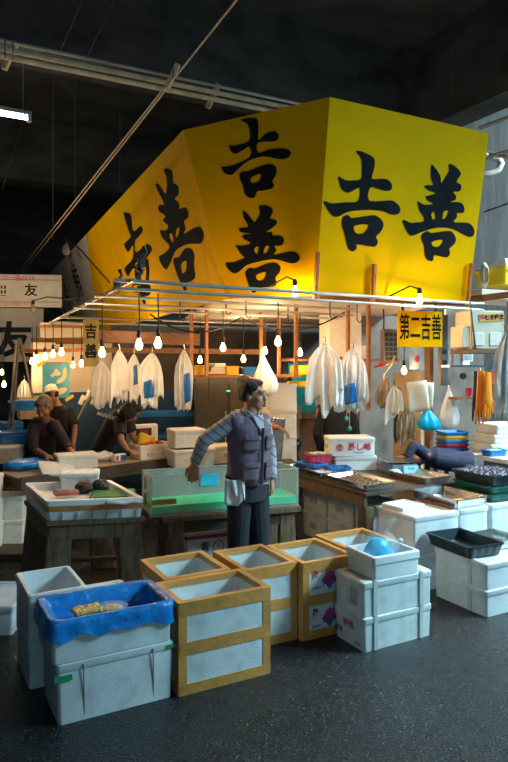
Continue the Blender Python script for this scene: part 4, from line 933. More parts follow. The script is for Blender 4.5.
# ---------------------------------------------------------------- shelf goods, fridge, white stack
def little(px, py, D, w, d, h, m, label, rz=5, cat='tray', name='tray', group='trays on the hung shelf'):
    p = A(px, py, D); p.z = A(px, 376, 7.8).z + .018
    return basket(label, p, w, d, h, m, rz, group, False, name, cat)
little(201, 0, 7.8, .2, .22, .11, 'yel_p', 'left yellow tray on the hung shelf')
little(232, 0, 7.8, .17, .2, .1, 'yel_p', 'right yellow tray on the hung shelf under papers')
little(251, 0, 7.8, .22, .2, .09, 'blue', 'blue tray at the right of the hung shelf')
t = thing('paper_pile', 'pile of white packs and papers on the hung shelf', 'papers', A(217, 374, 7.8), 0)
for k in range(5): MB().box((.01 * (k % 2), 0, .015 + .026 * k), (.2 - .015 * k, .16, .022), 8 * k).build('pack', K['paper'], t, bevel=.004)
t = thing('glass_cabinet', 'dark glass-fronted cold cabinet behind the man under the shelf', 'cabinet', V((-.35, 8.5, 0)), 6)
MB().box((0, 0, .82), (.85, .4, 1.64)).build('cabinet_body', mat('cabinet_dark', (.05, .05, .045), .35), t, bevel=.01)
for s in (-1, 1):
    MB().box((s * .21, -.205, .95), (.38, .02, 1.2)).build('door', mat('door_glass', (.1, .095, .08), .12, .3), t); MB().bar((s * .04, -.225, .7), (s * .04, -.225, 1.2), .02, .02).build('door_handle', K['steel'], t)
MB().box((.0, -.215, 1.45), (.05, .01, .02)).build('green_light', mat('glow_green', (.1, .8, .4), .3, emis=1), t)
one(MB().tube([A(209, 377, 7.6), A(208, 405, 7.6), A(204, 418, 7.6)], .008, 6).build('hanging_hose', K['black']), 'black hose hanging below the shelf left of the man', 'hose')
for k in range(5):
    t = foam(f'{("lowest", "second", "third", "fourth", "topmost")[k]} white foam box in the tall stack behind the man', V((.33, 7.95, .003 + k * .312)), .35, .32, .31, 6, shade_grey=None, m='foam_warm' if k < 4 else 'foam_in', taper=.98)
t = thing('metal_panel', 'leaning grey metal lid panel under the hand of the worker behind the man', 'metal panel', A(277, 460, 7.1), 0)
MB().box((0, 0, .21), (.14, .03, .5), m=Mx.Rotation(R(6), 4, 'Y')).build('panel', K['steel'], t, bevel=.01); MB().box((-.12, .03, .17), (.16, .025, .42), m=Mx.Rotation(R(2), 4, 'Y')).build('side_panel', K['gray'], t, bevel=.01)
t = thing('wooden_block', 'low dark block holding the leaning grey panel behind the man', 'block', V((.24, 7.1, 0)), 6); MB().loft([rrect(.36, .3, .01, 0), rrect(.36, .3, .01, .7), rrect(.4, .34, .01, .7), rrect(.4, .34, .01, .735)]).build('block', K['wood'], t)
# right background
t = thing('dark_counter', 'brown wooden counter behind the white bags where a worker sits', 'counter', V((.62, 9.0, 0)), 6)
MB().box((0, 0, 1.08), (1.2, .4, .06)).build('counter_top', K['woodL'], t); MB().box((0, -.16, .52), (1.16, .05, 1.04)).build('front_panel', K['board'], t)
one(MB().box(A(306, 390, 9.15), (.5, .02, .75), 5).build('blue_sheet', K['cyan']), 'bright blue sheet behind the seated worker', 'sheet')
t = thing('cardboard_carton', 'white square carton on the high shelf above the white bags', 'carton', A(340, 357, 8.2), 12)
MB().box((0, 0, .28), (.42, .4, .56)).build('carton', K['foam_warm'], t, bevel=.008); MB().box((0, 0, .563), (.42, .08, .004)).build('tape', K['ktape'], t); MB().tube([V((-.06, -.203, .5)), V((-.06, -.205, .5))], .02, 10).build('red_dot', K['red_ink'], t)
one(MB().box(A(340, 360, 8.2), (1.4, .5, .035), 12).build('shelf_plank', K['board'], bevel=.003), 'high shelf plank carrying the white carton', 'shelf', 'shelf planks')
one(MB().box(A(359, 356.5, 8.3), (.16, .25, .27), 12).build('carton', K['tan'], bevel=.006), 'small tan carton beside the white carton on the high shelf', 'carton')
one(MB().box(A(306, 370, 8.0), (.35, .25, .12), 8).build('bucket', K['yel_p'], bevel=.02), 'yellow tub on the shelf left of the white bags', 'tub')
one(MB().box(A(302, 384, 8.1), (.35, .25, .07), 8).build('bucket', K['yel_p'], bevel=.02), 'lower flat yellow tub left of the white bags', 'tub')
# small yellow sign
t = thing('small_sign', 'small yellow sign with four black characters hanging above the papers', 'sign', A(420, 329, 6.7), 20)
w, h = .54, .37
MB().box((0, 0, 0), (w, .015, h)).build('board', K['yellow'], t, bevel=.003); text('第二吉善', .135, K['ink'], t, (0, -.012, 0), bold=.012)
for o in t.children:
    if o.name.startswith('lettering'): o.scale = (.95, 1, 2.1)
for s in (-1, 1): MB().bar((s * .2, .012, -h / 2), (s * .2, .012, .3), .02, .02).build('hanger', K['black'], t)
# meter box
t = thing('meter_box', 'grey wall box with a grid of dark louvres left of the small yellow sign', 'meter box', A(389, 364, 7.5), 15)
MB().box((0, 0, .2), (.18, .1, .4)).build('box_body', K['gray'], t, bevel=.008)
for i in range(3):
    for j in range(6): MB().box((-.052 + .052 * i, -.052, .06 + .055 * j), (.038, .006, .04)).build('louvre', K['black'], t)
one(MB().tube([A(383, 300, 7.5), A(384, 320, 7.5), A(383, 345, 7.5)], .01, 6).build('cable', K['black']), 'black cable hanging down to the grey wall box', 'cable')
one(MB().tube([A(395, 356, 7.2), A(390, 366, 7.2), A(383, 375, 7.2), A(384, 390, 7.2), A(388, 395, 7.2)], .012, 6).build('rope_coil', K['tan']), 'tan rope looping down beside the grey wall box', 'rope')
t = thing('red_glove', 'single orange-red glove lying by the grey wall box', 'glove', A(383, 364, 7.0), 20); MB().ell((0, 0, 0), (.07, .03, .025), Mx.Rotation(R(-12), 4, 'Y')).build('palm', K['redor'], t); MB().tube([(-.05, 0, -.01), (-.1, 0, -.035)], [.018, .012]).build('finger', K['redor'], t)
# wall fixtures
W0 = 7.55
t = thing('wall_poster', 'torn white poster on the wall under the small yellow sign', 'poster', A(417, 357, 7.3), 20); MB().sheet(lambda i, j: V(((i - .5) * .2, .006 * sin(7 * i), (j - .5) * .28)), 6, 6).build('sheet', mat('old_poster', (.45, .43, .4), .6, var=.3, scale=8), t); MB().ell((0, -.008, -.02), (.03, .003, .04)).build('red_mark', K['red_ink'], t)
t = thing('socket_panel', 'tall grey socket panel with two dark outlets', 'socket panel', A(443, 350, 7.35), 24); MB().box((0, 0, .0), (.1, .05, .8)).build('panel', K['gray'], t, bevel=.005)
for z in (-.02, -.14): MB().tube([V((0, -.025, z)), V((0, -.032, z))], .03, 12).build('outlet', K['black'], t)
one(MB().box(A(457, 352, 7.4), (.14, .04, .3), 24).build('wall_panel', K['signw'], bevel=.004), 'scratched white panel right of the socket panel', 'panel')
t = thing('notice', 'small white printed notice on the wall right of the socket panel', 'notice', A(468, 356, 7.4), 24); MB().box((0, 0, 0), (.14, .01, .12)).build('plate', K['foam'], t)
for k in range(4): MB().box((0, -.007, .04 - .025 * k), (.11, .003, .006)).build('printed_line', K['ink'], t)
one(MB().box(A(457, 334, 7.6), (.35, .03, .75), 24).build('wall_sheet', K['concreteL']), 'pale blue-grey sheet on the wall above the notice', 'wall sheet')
one(MB().box(A(468, 366, 7.0), (.6, .12, .025), 22).build('wall_shelf', K['steel']), 'narrow shelf with hooks above the orange gloves', 'shelf')
one(MB().box(A(464, 398, 7.35), (.32, .15, .03), 24).build('wall_shelf', K['board']), 'small brown shelf on the grey wall left of the gloves', 'shelf')
t = thing('red_cup', 'red cup on the small brown wall shelf', 'cup', A(469, 396, 7.3), 0); MB().lathe([(.03, 0), (.042, .09), (.038, .09), (.027, .008)], n=14).build('cup', K['red'], t)
one(MB().lathe([(.035, -.02), (.04, 0), (.035, .02)], A(463, 376, 7.4), 14, Mx.Rotation(R(90), 4, 'X')).build('wall_fitting', K['black']), 'round black fitting on the grey wall', 'fitting')
one(MB().bar(A(429, 345, 7.6), V((A(429, 345, 7.6).x, 7.6, 0)), .09, .06).build('brown_post', K['board'], bevel=.004), 'brown upright post behind the paper sheets at right', 'post')
one(MB().bar(A(408, 372, 8.0), V((A(408, 372, 8.0).x, 8.0, 0)), .5, .04).build('plywood_sheet', K['tan']), 'tan plywood sheet on the wall behind the hanging tan cloths', 'board')
t = thing('umbrella', 'folded black umbrella hanging between the tan cloths', 'umbrella', A(396, 443, 6.95)); MB().tube([V((0, 0, 0)), V((0, 0, .08)), V((.01, 0, .35)), V((.01, 0, .5))], [.008, .03, .03, .012], 9).build('canopy', K['black'], t); MB().tube([V((.01, 0, .5)), V((.01, 0, .58)), V((.035, 0, .6)), V((.05, 0, .57))], .008, 6).build('handle', K['board'], t)
for k, (x, y, D) in enumerate(((117, 284, 5.2), (137, 281.5, 4.75), (141, 262, 4.8), (77, 303, 7.4))):
    t = thing('rail_clamp', ('black clamp on the left side rail', 'black clamp at the corner of the two front rails', 'black clamp lamp standing above the rail corner', 'black clamp far back on the left side rail')[k], 'clamp', A(x, y, D), 30, 'black clamps on the rails')
    MB().box((0, 0, .0), (.05, .045, .06)).build('clamp_body', K['black'], t, bevel=.006); MB().tube([V((0, 0, .02)), V((.04, 0, .07)), V((.02, 0, .12))], [.012, .012, .016], 7).build('arm', K['black'], t); MB().tube([V((-.02, 0, -.02)), V((-.05, -.01, -.06)), V((.0, 0, -.08)), V((.03, 0, -.05))], .006, 6).build('clip', K['black'], t)
# orange gloves on hooks
def glove(px, py, hgt, m, label, rz=0, D=6.7):
    t = thing('hanging_glove', label, 'rubber glove', A(px, py + hgt, D), rz, 'rubber gloves hung on the shelf')
    Hh = hgt / F * D; b = MB()
    b.tube([V((0, 0, Hh)), V((.004, 0, Hh * .75)), V((0, 0, Hh * .45)), V((0, 0, Hh * .3)), V((0, 0, Hh * .24))], [.036, .042, .05, .056, .038], 12, flat=.5)
    for k in range(4): b.tube([V((-.042 + .028 * k, 0, Hh * .3)), V((-.05 + .033 * k, -.01, Hh * .12)), V((-.053 + .035 * k, -.006, (.0, -.03, -.02, .03)[k]))], [.013, .012, .008], 7)
    b.tube([V((.04, 0, Hh * .42)), V((.065, -.01, Hh * .28)), V((.07, -.012, Hh * .2))], [.014, .013, .009], 7)
    b.build('glove', K[m], t)
    MB().tube([V((0, 0, Hh - .01)), V((0, 0, Hh + .04))], .008, 6).build('clip', K['steel'], t)
glove(477, 371, 50, 'black', 'black rubber glove at the left of the orange ones', 10)
glove(481, 371, 51, 'orange', 'left long orange glove', -10, 6.6)
glove(488, 372, 45, 'orange', 'right orange glove, the widest', 25, 6.55)
glove(492, 372, 17, 'redor', 'short red-orange glove right of the long orange ones', 5)
# crate stack blue yellow red
for k, m in enumerate(('red', 'blue', 'red', 'blue', 'yel_p', 'blue')):
    z = A(452, 455, 8.1).z + k * .05
    basket(('lowest red', 'lower blue', 'thin red', 'middle blue', 'yellow', 'top blue')[k] + ' crate in the coloured stack by the grey wall', V((A(452, 0, 8.1).x, 8.1, z)), .32, .28, .048, m, 12, 'coloured crates', False, 'crate', 'crate')
t = thing('crate_stand', 'dark stand under the coloured crates', 'stand', V((A(452, 0, 8.1).x, 8.1, 0)), 12); z = A(452, 455, 8.1).z - .003; MB().box((0, 0, z - .02), (.36, .34, .04)).build('stand_top', K['wood'], t)
for sx in (-1, 1):
    for sy in (-1, 1): MB().box((sx * .15, sy * .14, z / 2 - .02), (.04, .04, z - .04)).build('leg', K['wood'], t)
for k in range(3):
    p = A(501, 446, 7.85); t = foam(f'{("lowest", "middle", "top")[k]} flat cream foam box at the right edge under the clear bags', V((p.x + .03 * k, p.y, .742 + .115 * k)), .58, .4, .113, 18, shade_grey=None, m='foam_warm')
# hung cream box with label
t = thing('hanging_box', 'cream foam box with an orange label hung on a board above the gloves', 'box', A(487, 350, 6.0), 14)
MB().box((0, .12, .185), (.36, .26, .36)).build('tub', K['cream'], t, bevel=.012); MB().box((-.21, .1, .12), (.1, .2, .2)).build('side_box', K['cream'], t, bevel=.01)
MB().box((.04, -.014, .3), (.26, .006, .07), m=Mx.Rotation(R(-4), 4, 'Y')).build('label', mat('orange_label', (.7, .35, .03), .5), t)
text('むき帆立', .05, K['ink'], t, (.065, -.019, .3), (90, -4, 0), bold=.04)
P = []
for k in range(10): P.append(V((-.06 + (.028 if k % 2 else .018) * cos(k * pi / 5), -.02, .305 + (.028 if k % 2 else .018) * sin(k * pi / 5))))
MB().poly(P).build('red_star', K['red_ink'], t)
for x in (-.1, .08): MB().box((x, -.014, .1), (.12, .008, .12)).build('raised_panel', K['foam_warm'], t, bevel=.006)
MB().box((0, .1, -.015), (.46, .3, .035)).build('support_board', K['board'], t, bevel=.004)
MB().tube([V((-.13, -.02, 0)), V((-.19, -.02, .45))], .008, 6).build('rope', K['black'], t); MB().tube([V((.2, -.02, 0)), V((.2, -.02, .45))], .008, 6).build('rope', K['black'], t)
one(MB().box(A(497, 298, 7.0), (1.0, .5, .1), 28).build('ledge', K['cream'], bevel=.01), 'pale ledge right of the yellow sign under the daylight', 'ledge')
t = thing('yellow_crate', 'yellow crate on the ledge in the daylight right of the sign', 'crate', A(506, 287, 7.4), 28); MB().loft([rrect(.5, .4, .02, 0), rrect(.52, .42, .02, .2), rrect(.46, .36, .02, .2), rrect(.44, .34, .02, .02)]).build('crate_body', K['yledge'], t); MB().loft([rrect(.54, .44, .02, .15), rrect(.55, .45, .02, .18), rrect(.51, .41, .02, .18)], False, False).build('rim', K['yledge'], t)
t = thing('cable_coil', 'loose coil of grey cable hanging at the end of the sign', 'cable coil', A(486, 284, 7.2), 10)
for k in range(5): MB().tube([V((.03 * cos(a) * (1 + .1 * k), .01 * k, .1 + (.1 + .01 * k) * sin(a))) for a in [q * pi / 8 for q in range(17)]], .008, 5, False).build('loop', K['rail'], t)
t = thing('duct_pipe', 'curved grey pipe running behind the right end of the sign', 'pipe', A(485, 172, 9.5)); MB().tube([V((-.4, 0, -.05)), V((.1, 0, -.02)), V((.2, 0, .03)), V((.24, 0, .12)), V((.2, 0, .2)), V((0, 0, .24))], .05, 10).build('pipe', K['rail'], t)
for (x0, y0, x1, y1, lab) in ((480, 128, 512, 116, 'upper slanted pipe in the daylight at right'), (478, 160, 512, 150, 'lower slanted pipe in the daylight at right'), (480, 152, 512, 158, 'thin pipe crossing in the daylight at right')):
    one(seg(A(x0, y0, 9.6), A(x1, y1, 9.2), .03).build('outdoor_pipe', K['rail']), lab, 'pipe', 'pipes outside at the right')
one(seg(A(484, 212, 10), A(512, 202, 9.6), .012).build('outdoor_cable', K['black']), 'dark cable across the pale concrete wall', 'cable')
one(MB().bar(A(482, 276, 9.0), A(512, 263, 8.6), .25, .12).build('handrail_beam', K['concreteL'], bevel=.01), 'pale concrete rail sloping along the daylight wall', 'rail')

# ---------------------------------------------------------------- people
def frame(fwd, up):
    f = V(fwd).normalized(); u = V(up); u = (u - f * u.dot(f)).normalized(); x = u.cross(f) * -1   # local -Y looks along fwd
    x = f.cross(u)                                                                                  # person's right -> see below
    return Mx((-x * -1, -f, u)).transposed()
def fuse(b, name, m, parent, vox=.008, smooth=3, ang=70):
    o = b.build('tmp', None)
    r = o.modifiers.new('r', 'REMESH'); r.mode = 'VOXEL'; r.voxel_size = vox
    s = o.modifiers.new('s', 'SMOOTH'); s.factor = .5; s.iterations = smooth
    me = bpy.data.meshes.new_from_object(o.evaluated_get(bpy.context.evaluated_depsgraph_get()))
    bpy.data.objects.remove(o)
    for p in me.polygons: p.use_smooth = True
    me.name = name
    return link(name, me, m, parent)
def head_prims(b, hc, M, s=1.0):
    E = lambda c, r, m=None: b.ell(hc + M @ (V(c) * s), [q * s for q in r], (M @ m) if m else M, 18, 12)
    E((0, .02, .035), (.074, .092, .088)); E((0, -.02, -.03), (.063, .07, .08)); E((0, -.05, -.085), (.034, .032, .028))
    E((0, -.072, .035), (.05, .022, .016)); E((.04, -.055, -.025), (.024, .026, .024)); E((-.04, -.055, -.025), (.024, .026, .024))
    b.tube([hc + M @ (V((0, -.082, .022)) * s), hc + M @ (V((0, -.1, -.008)) * s), hc + M @ (V((0, -.108, -.024)) * s), hc + M @ (V((0, -.085, -.034)) * s)], [.009 * s, .011 * s, .016 * s, .012 * s], 10)
    E((0, -.083, -.052), (.022, .012, .007)); E((0, -.081, -.064), (.02, .012, .008))
    for q in (-1, 1): E((q * .074, .012, -.005), (.011, .02, .032))
def hand_prims(b, wr, d, nrm, side, curl=.5, s=1.0):
    """palm from wrist wr along d, palm facing nrm, thumb on side*(d x nrm)"""
    d = V(d).normalized(); nrm = V(nrm); nrm = (nrm - d * nrm.dot(d)).normalized(); a = d.cross(nrm) * side
    M = Mx((a, nrm, d)).transposed()
    b.ell(wr + d * .045 * s, (.04 * s, .017 * s, .055 * s), M, 14, 9)
    for k in range(4):
        o = (.03 - .02 * k) * s; ln = (.068, .078, .072, .055)[k] * s; p = wr + d * (.085 - .004 * abs(k - 1.2)) * s + a * o
        pts = [p - d * .02 * s]; dd = d.copy(); pts.append(p)
        for j, fr in enumerate((.45, .32, .25)):
            an = curl * (.55 + .25 * j) * (1 + .12 * k); rot = Mx.Rotation(-an if (d.cross(nrm)).dot(a) * side < 0 else an, 3, d.cross(nrm))
            dd = rot @ dd; p = p + (dd + a * (.12 - .08 * k)) .normalized() * ln * fr; pts.append(p)
        b.tube(pts, [.0095 * s, .0092 * s, .0085 * s, .008 * s, .006 * s], 8)
    p = wr + d * .02 * s + a * .03 * s
    b.tube([p - a * .015 * s, p + a * .018 * s + d * .025 * s + nrm * .01 * s, p + a * .026 * s + d * .055 * s + nrm * .02 * s, p + a * .024 * s + d * .08 * s + nrm * .028 * s], [.014 * s, .012 * s, .01 * s, .007 * s], 8)
def torso(b, pts, lat, rad, n=22, cap=True):
    """stack of ellipses; lat = left-right vector; rad = [(half width, half depth)]"""
    loops = []
    for i, p in enumerate(pts):
        t = (pts[min(i + 1, len(pts) - 1)] - pts[max(i - 1, 0)]).normalized()
        x = (lat - t * lat.dot(t)).normalized(); y = t.cross(x); rx, ry = rad[i]
        loops.append([p + x * rx * cos(2 * pi * k / n) + y * ry * sin(2 * pi * k / n) for k in range(n)])
    b.loft(loops)
def limb(b, pts, r, n=12):
    P = []; Rr = []
    for i in range(len(pts) - 1):
        for k in range(4):
            P.append(pts[i].lerp(pts[i + 1], k / 4)); Rr.append(r[i] + (r[i + 1] - r[i]) * k / 4)
    P.append(pts[-1]); Rr.append(r[-1]); b.tube(P, Rr, n)
def lerp_pts(a, b, n): return [a.lerp(b, i / (n - 1)) for i in range(n)]
def person(label, foot, J, sk='skin', hair='hair', top='bshirt', bottom='trouser', hs=1.0, vox=.008, sleeve='long', curl=.5, cap=None, bald=0, extra=None, group=None, sw=1.0, low=.06):
    """J: joints relative to foot: hip, neck, head, face (dir), up, lat, shL shR elL elR wrL wrR, kneeL kneeR ankL ankR, hand dirs"""
    foot = V(foot); t = thing('person', label, 'person', foot, 0, group)
    JS = {k: v for k, v in J.items() if k[:2] == 'hs'}; j = {k: V(v) for k, v in J.items() if k[:2] != 'hs'}
    M = Mx.Identity(3); f = j['face'].normalized(); u = j.get('up', V((0, 0, 1))); u = (u - f * u.dot(f)).normalized(); x = u.cross(-f).normalized() * 1
    x = (-f).cross(u); M = Mx((x, -f, u)).transposed()
    hip, neck = j['hip'], j['neck']; lat = j['lat'].normalized()
    spine = [hip + (neck - hip) * q for q in (0, .25, .5, .75, .92, 1.0)]
    b = MB(); head_prims(b, j['head'], M, hs)
    b.tube([neck - (neck - hip).normalized() * .04, neck.lerp(j['head'], .45), j['head'] + M @ V((0, .02, -.03))], [.06 * hs, .052 * hs, .05 * hs], 14)
    torso(b, spine, lat, [(.14 * sw, .1), (.135 * sw, .09), (.145 * sw, .095), (.15 * sw, .1), (.12 * sw, .07), (.055, .05)])
    for s in 'LR':
        limb(b, [j['sh' + s], j['el' + s], j['wr' + s]], [.044, .038, .026])
        hd = j.get('hd' + s, (j['wr' + s] - j['el' + s])); hand_prims(b, j['wr' + s], hd, j.get('pn' + s, V((0, 0, -1)) if abs(hd.normalized().z) < .8 else -lat * (1 if s == 'L' else -1)), 1 if s == 'L' else -1, curl, JS.get('hs' + s, 1.0))
        limb(b, [hip + lat * (.085 if s == 'L' else -.085), j['kn' + s], j['an' + s]], [.075, .055, .038])
        b.ell(j['an' + s] + V((f.x, f.y, 0)).normalized() * .06 + V((0, 0, -.035)), (.045, .11, .04), Mx.Rotation(math.atan2(-f.x, f.y), 3, 'Z'))
    fuse(b, 'body', K[sk], t, vox)
    # hair / cap
    b = MB(); hc = j['head']; E = lambda c, r: b.ell(hc + M @ (V(c) * hs), [q * hs for q in r], M, 18, 12)
    if cap:
        E((0, .022, .055), (.082, .1, .085)); b.tube([hc + M @ V((.085 * cos(a), .022 + .1 * sin(a), .03)) for a in [k * pi / 10 for k in range(21)]], .01, 6); fuse(b, 'cap', K[cap], t, .007)
        b = MB()
        for q in (-1, 1): E((q * .045, .06, -.0), (.034, .05, .05))
        fuse(b, 'hair', K[hair], t, .007)
    else:
        E((0, .036, .056), (.083, .096, .084)); E((0, .072, .012), (.064, .047, .062)); E((0, -.022, .1), (.064, .062, .032)); E((.055, -.015, .075), (.028, .045, .042)); E((-.055, -.015, .075), (.028, .045, .042))
        for q in (-1, 1): E((q * .068, .045, .01), (.018, .03, .05)); E((q * .073, -.008, .03), (.011, .016, .03))
        for v in b.b.verts: v.co += noise.noise_vector(v.co * 60) * .003
        fuse(b, 'hair', K[hair], t, .006, 1)
    for q in (-1, 1):
        MB().ell(hc + M @ (V((q * .032, -.083, .012)) * hs), (.013 * hs, .007 * hs, .006 * hs), M).build('eye', K['black'], t)
        MB().ell(hc + M @ (V((q * .033, -.089, .035)) * hs), (.02 * hs, .006 * hs, .0045 * hs), M).build('eyebrow', K[hair], t)
    # shirt
    b = MB(); torso(b, [hip - (neck - hip).normalized() * low] + spine, lat, [(.172 * sw, .128), (.168 * sw, .125), (.16 * sw, .12), (.168 * sw, .125), (.172 * sw, .122), (.135 * sw, .085), (.07, .062)])
    for s in 'LR':
        sh, el, wr = j['sh' + s], j['el' + s], j['wr' + s]
        if sleeve == 'long': limb(b, [sh.lerp(neck, .25), el, el.lerp(wr, .93)], [.075, .056, .042], 14); b.tube([el.lerp(wr, .88), el.lerp(wr, .95)], .043, 14)
        elif sleeve == 'three': limb(b, [sh.lerp(neck, .25), el, el.lerp(wr, .3)], [.07, .054, .05], 14)
        else: limb(b, [sh.lerp(neck, .25), sh.lerp(el, .75)], [.08, .068], 14)
    fuse(b, 'shirt', K[top], t, vox)
    # trousers
    b = MB(); L0 = hip + (neck - hip).normalized() * (.05 if low > 0 else .13)
    torso(b, [L0, hip, hip - V((0, 0, .1))], lat, [(.162 * sw, .122), (.17 * sw, .127), (.167 * sw, .127)])
    for s in 'LR':
        q = hip + lat * (.085 if s == 'L' else -.085); limb(b, [q, j['kn' + s], j['an' + s]], [.1, .082, .072], 14)
    fuse(b, 'trousers', K[bottom], t, vox)
    for s in 'LR':
        b = MB().ell(j['an' + s] + V((f.x, f.y, 0)).normalized() * .055 + V((0, 0, -.035)), (.052, .13, .052), Mx.Rotation(math.atan2(-f.x, f.y), 3, 'Z')); b.tube([j['an' + s] + V((0, 0, -.03)), j['an' + s] + V((0, 0, .12))], .06, 12)
        for v in b.b.verts: v.co.z = max(0.0, v.co.z)
        fuse(b, 'boot', K['black'], t, .01)
    if extra: extra(t, j, M)
    return t
def lims(hipz, hx=0, hy=0, lat=V((1, 0, 0)), sp=.1):
    return dict(knL=V((hx, hy, hipz * .52)) + lat * sp, knR=V((hx, hy, hipz * .52)) - lat * sp, anL=V((hx, hy, .08)) + lat * sp, anR=V((hx, hy, .08)) - lat * sp)
# main man ----------------------------------------------------------
FD = 5.02
def mp(px, py, dy=0): p = A(px, py, FD + dy); return p - V((0, FD, 0))
latM = V((.76, .65, 0)).normalized(); fwdM = V((.65, -.76, 0)).normalized()
def vest(t, j, M):
    hip, neck = j['hip'], j['neck']; ax = (neck - hip).normalized()
    b = MB(); lo = mp(248, 481); hi = neck
    sp = [lo.lerp(hi, q) for q in (0, .06, .2, .42, .62, .8, .93, 1.0)]
    torso(b, sp, latM, [(.184, .14), (.188, .146), (.182, .142), (.182, .14), (.192, .142), (.19, .13), (.15, .095), (.082, .075)], 28)
    for s in 'LR': b.ell(j['sh' + s].lerp(neck, .12) + V((0, 0, -.015)), (.07, .07, .075))
    v = fuse(b, 'vest', K['vest'], t, .007, 4)
    ly = latM.cross(ax) * -1
    if ly.dot(fwdM) < 0: ly = -ly
    def F(q, x, off=0): # point on vest front at height q, lateral x
        c = lo.lerp(hi, q); rx, ry = .19, .146
        return c + latM * x + ly * (ry * math.sqrt(max(.02, 1 - (x / rx) ** 2)) + off)
    def pocket(x0, x1, q0, q1, nm='pocket', off=.012):
        MB().sheet(lambda i, jj: F(q0 + (q1 - q0) * jj, x0 + (x1 - x0) * i, off), 8, 5).build(nm, K['vest'], v, solid=.012)
    for x0, x1 in ((-.15, -.035), (.035, .15)):
        pocket(x0, x1, .06, .26); pocket(x0 - .004, x1 + .004, .25, .32, 'pocket_flap', .02)
        pocket(x0, x1 - (.02 if x0 > 0 else 0), .50, .66); pocket(x0 - .004, x1 + .004 - (.02 if x0 > 0 else 0), .65, .71, 'pocket_flap', .02)
    b = MB(); b.tube([F(q, 0, .014) for q in (.0, .15, .3, .45, .6, .72, .82)], .012, 6, flat=.5); b.build('zip', K['vestd'], v)
    # collars, open at the front
    up = V((0, 0, 1)); nk = neck + V((0, 0, -.005)) + fwdM * .012
    def collar(r0, r1, z0, z1, a0, drop, nm, m, par):
        def Pc(i, jj):
            an = a0 + (2 * pi - 2 * a0) * i; q = abs(i - .5) * 2; r = r0 + (r1 - r0) * jj
            return nk + fwdM * (r * cos(an)) + latM * (r * sin(an)) + up * (z0 + (z1 - z0) * jj - drop * q ** 3)
        MB().sheet(Pc, 24, 4).build(nm, K[m], par, solid=.009)
    collar(.066, .06, .0, .055, R(24), .045, 'shirt_collar', 'stripe', t)
    collar(.092, .082, -.03, .045, R(48), .05, 'vest_collar', 'vest', v)
    MB().sheet(lambda i, jj: F(.98 - .2 * jj, (-.05 + .1 * i) * (1 - jj) + .0, .012 + .004 * (1 - jj)) if 0 else nk + fwdM * (.075 + .07 * jj) + latM * ((i - .5) * .11 * (1 - .85 * jj)) + up * (.0 - .15 * jj), 6, 6).build('shirt_front', K['stripe'], t, solid=.006)
    # towel at the belt
    c = mp(236, 476) + fwdM * .0 + V((0, -.155, 0))
    def T(i, jj):
        x = -.085 + .16 * i; z = .0 - .19 * jj * (1 - .25 * max(0, i - .65) / .35) - .015 * sin(3 * i); return c + V((x * .92, -.012 * sin(9 * i + jj) - .01 * jj, z + .01))
    MB().sheet(T, 16, 10).build('hand_towel', K['white_cloth'], t, solid=.012)
    c2 = c + V((.02, -.014, .0))
    MB().sheet(lambda i, jj: c2 + V((-.06 + .09 * i + .02 * jj, -.012 * sin(7 * i), -.15 * jj * (.7 + .3 * i))), 8, 8).build('towel_fold', K['white_cloth'], t, solid=.008)
    MB().tube([mp(x, y) + V((0, -.14 * k, 0)) for x, y, k in ((227, 474, .7), (236, 477, 1.05), (246, 481, 1.1), (257, 483, .9))], .014, 8).build('belt', K['black'], t)
Jm = dict(hip=mp(248, 487), neck=mp(250, 414), head=mp(252.5, 395.5), face=(.96, -.28, -.03), up=(-.05, 0, 1), lat=latM,
          shR=mp(233.5, 421, -.10), elR=mp(204, 440.5, -.1), wrR=mp(194.5, 463.5, -.02), hdR=(-.12, -.05, -1), pnR=(.25, .95, 0), hsR=1.2,
          shL=mp(264.5, 421, .1), elL=mp(269.5, 452, .12), wrL=mp(272, 480, .06), hdL=(.02, -.1, -1), pnL=(-.7, .2, 0),
          knL=mp(260, 543, .03), knR=mp(238, 543, -.05), anL=V((.05, .03, .08)), anR=V((-.12, -.04, .08)))
person('man in mauve vest and striped shirt, towel at his belt, standing before the tank', (0, FD, 0), Jm, top='stripe', bottom='trouser', vox=.0065, curl=.75, extra=vest, hs=1.0, low=-.16)
# old man behind the counter
def rel(f): f = V(f); return lambda px, py, D: A(px, py, D) - f
f = V((-2.28, 7.45, 0)); q = rel(f); lat = V((.85, -.5, 0)).normalized()
# faces the camera, slightly to its right: his left is at the picture's right
J = dict(hip=q(40, 452, 7.6), neck=q(44.5, 419, 7.25), head=q(44, 408.5, 7.12), face=(-.12, -.8, -.45), lat=(1, .1, 0), shL=q(56, 425, 7.25), elL=q(68, 447, 7.1), wrL=q(74, 455.5, 6.85), hdL=(.7, -.6, -.2),
         shR=q(31, 427, 7.3), elR=q(33, 449, 7.05), wrR=q(47, 456, 6.8), hdR=(.8, -.5, -.1))
J.update(lims(J['hip'].z, J['hip'].x, J['hip'].y))
person('grey-haired old man in a dark purple shirt, bending over a foam box on the counter', f, J, 'skinB', 'ghair', 'dshirt', 'trouser', sleeve='three', sw=1.02)
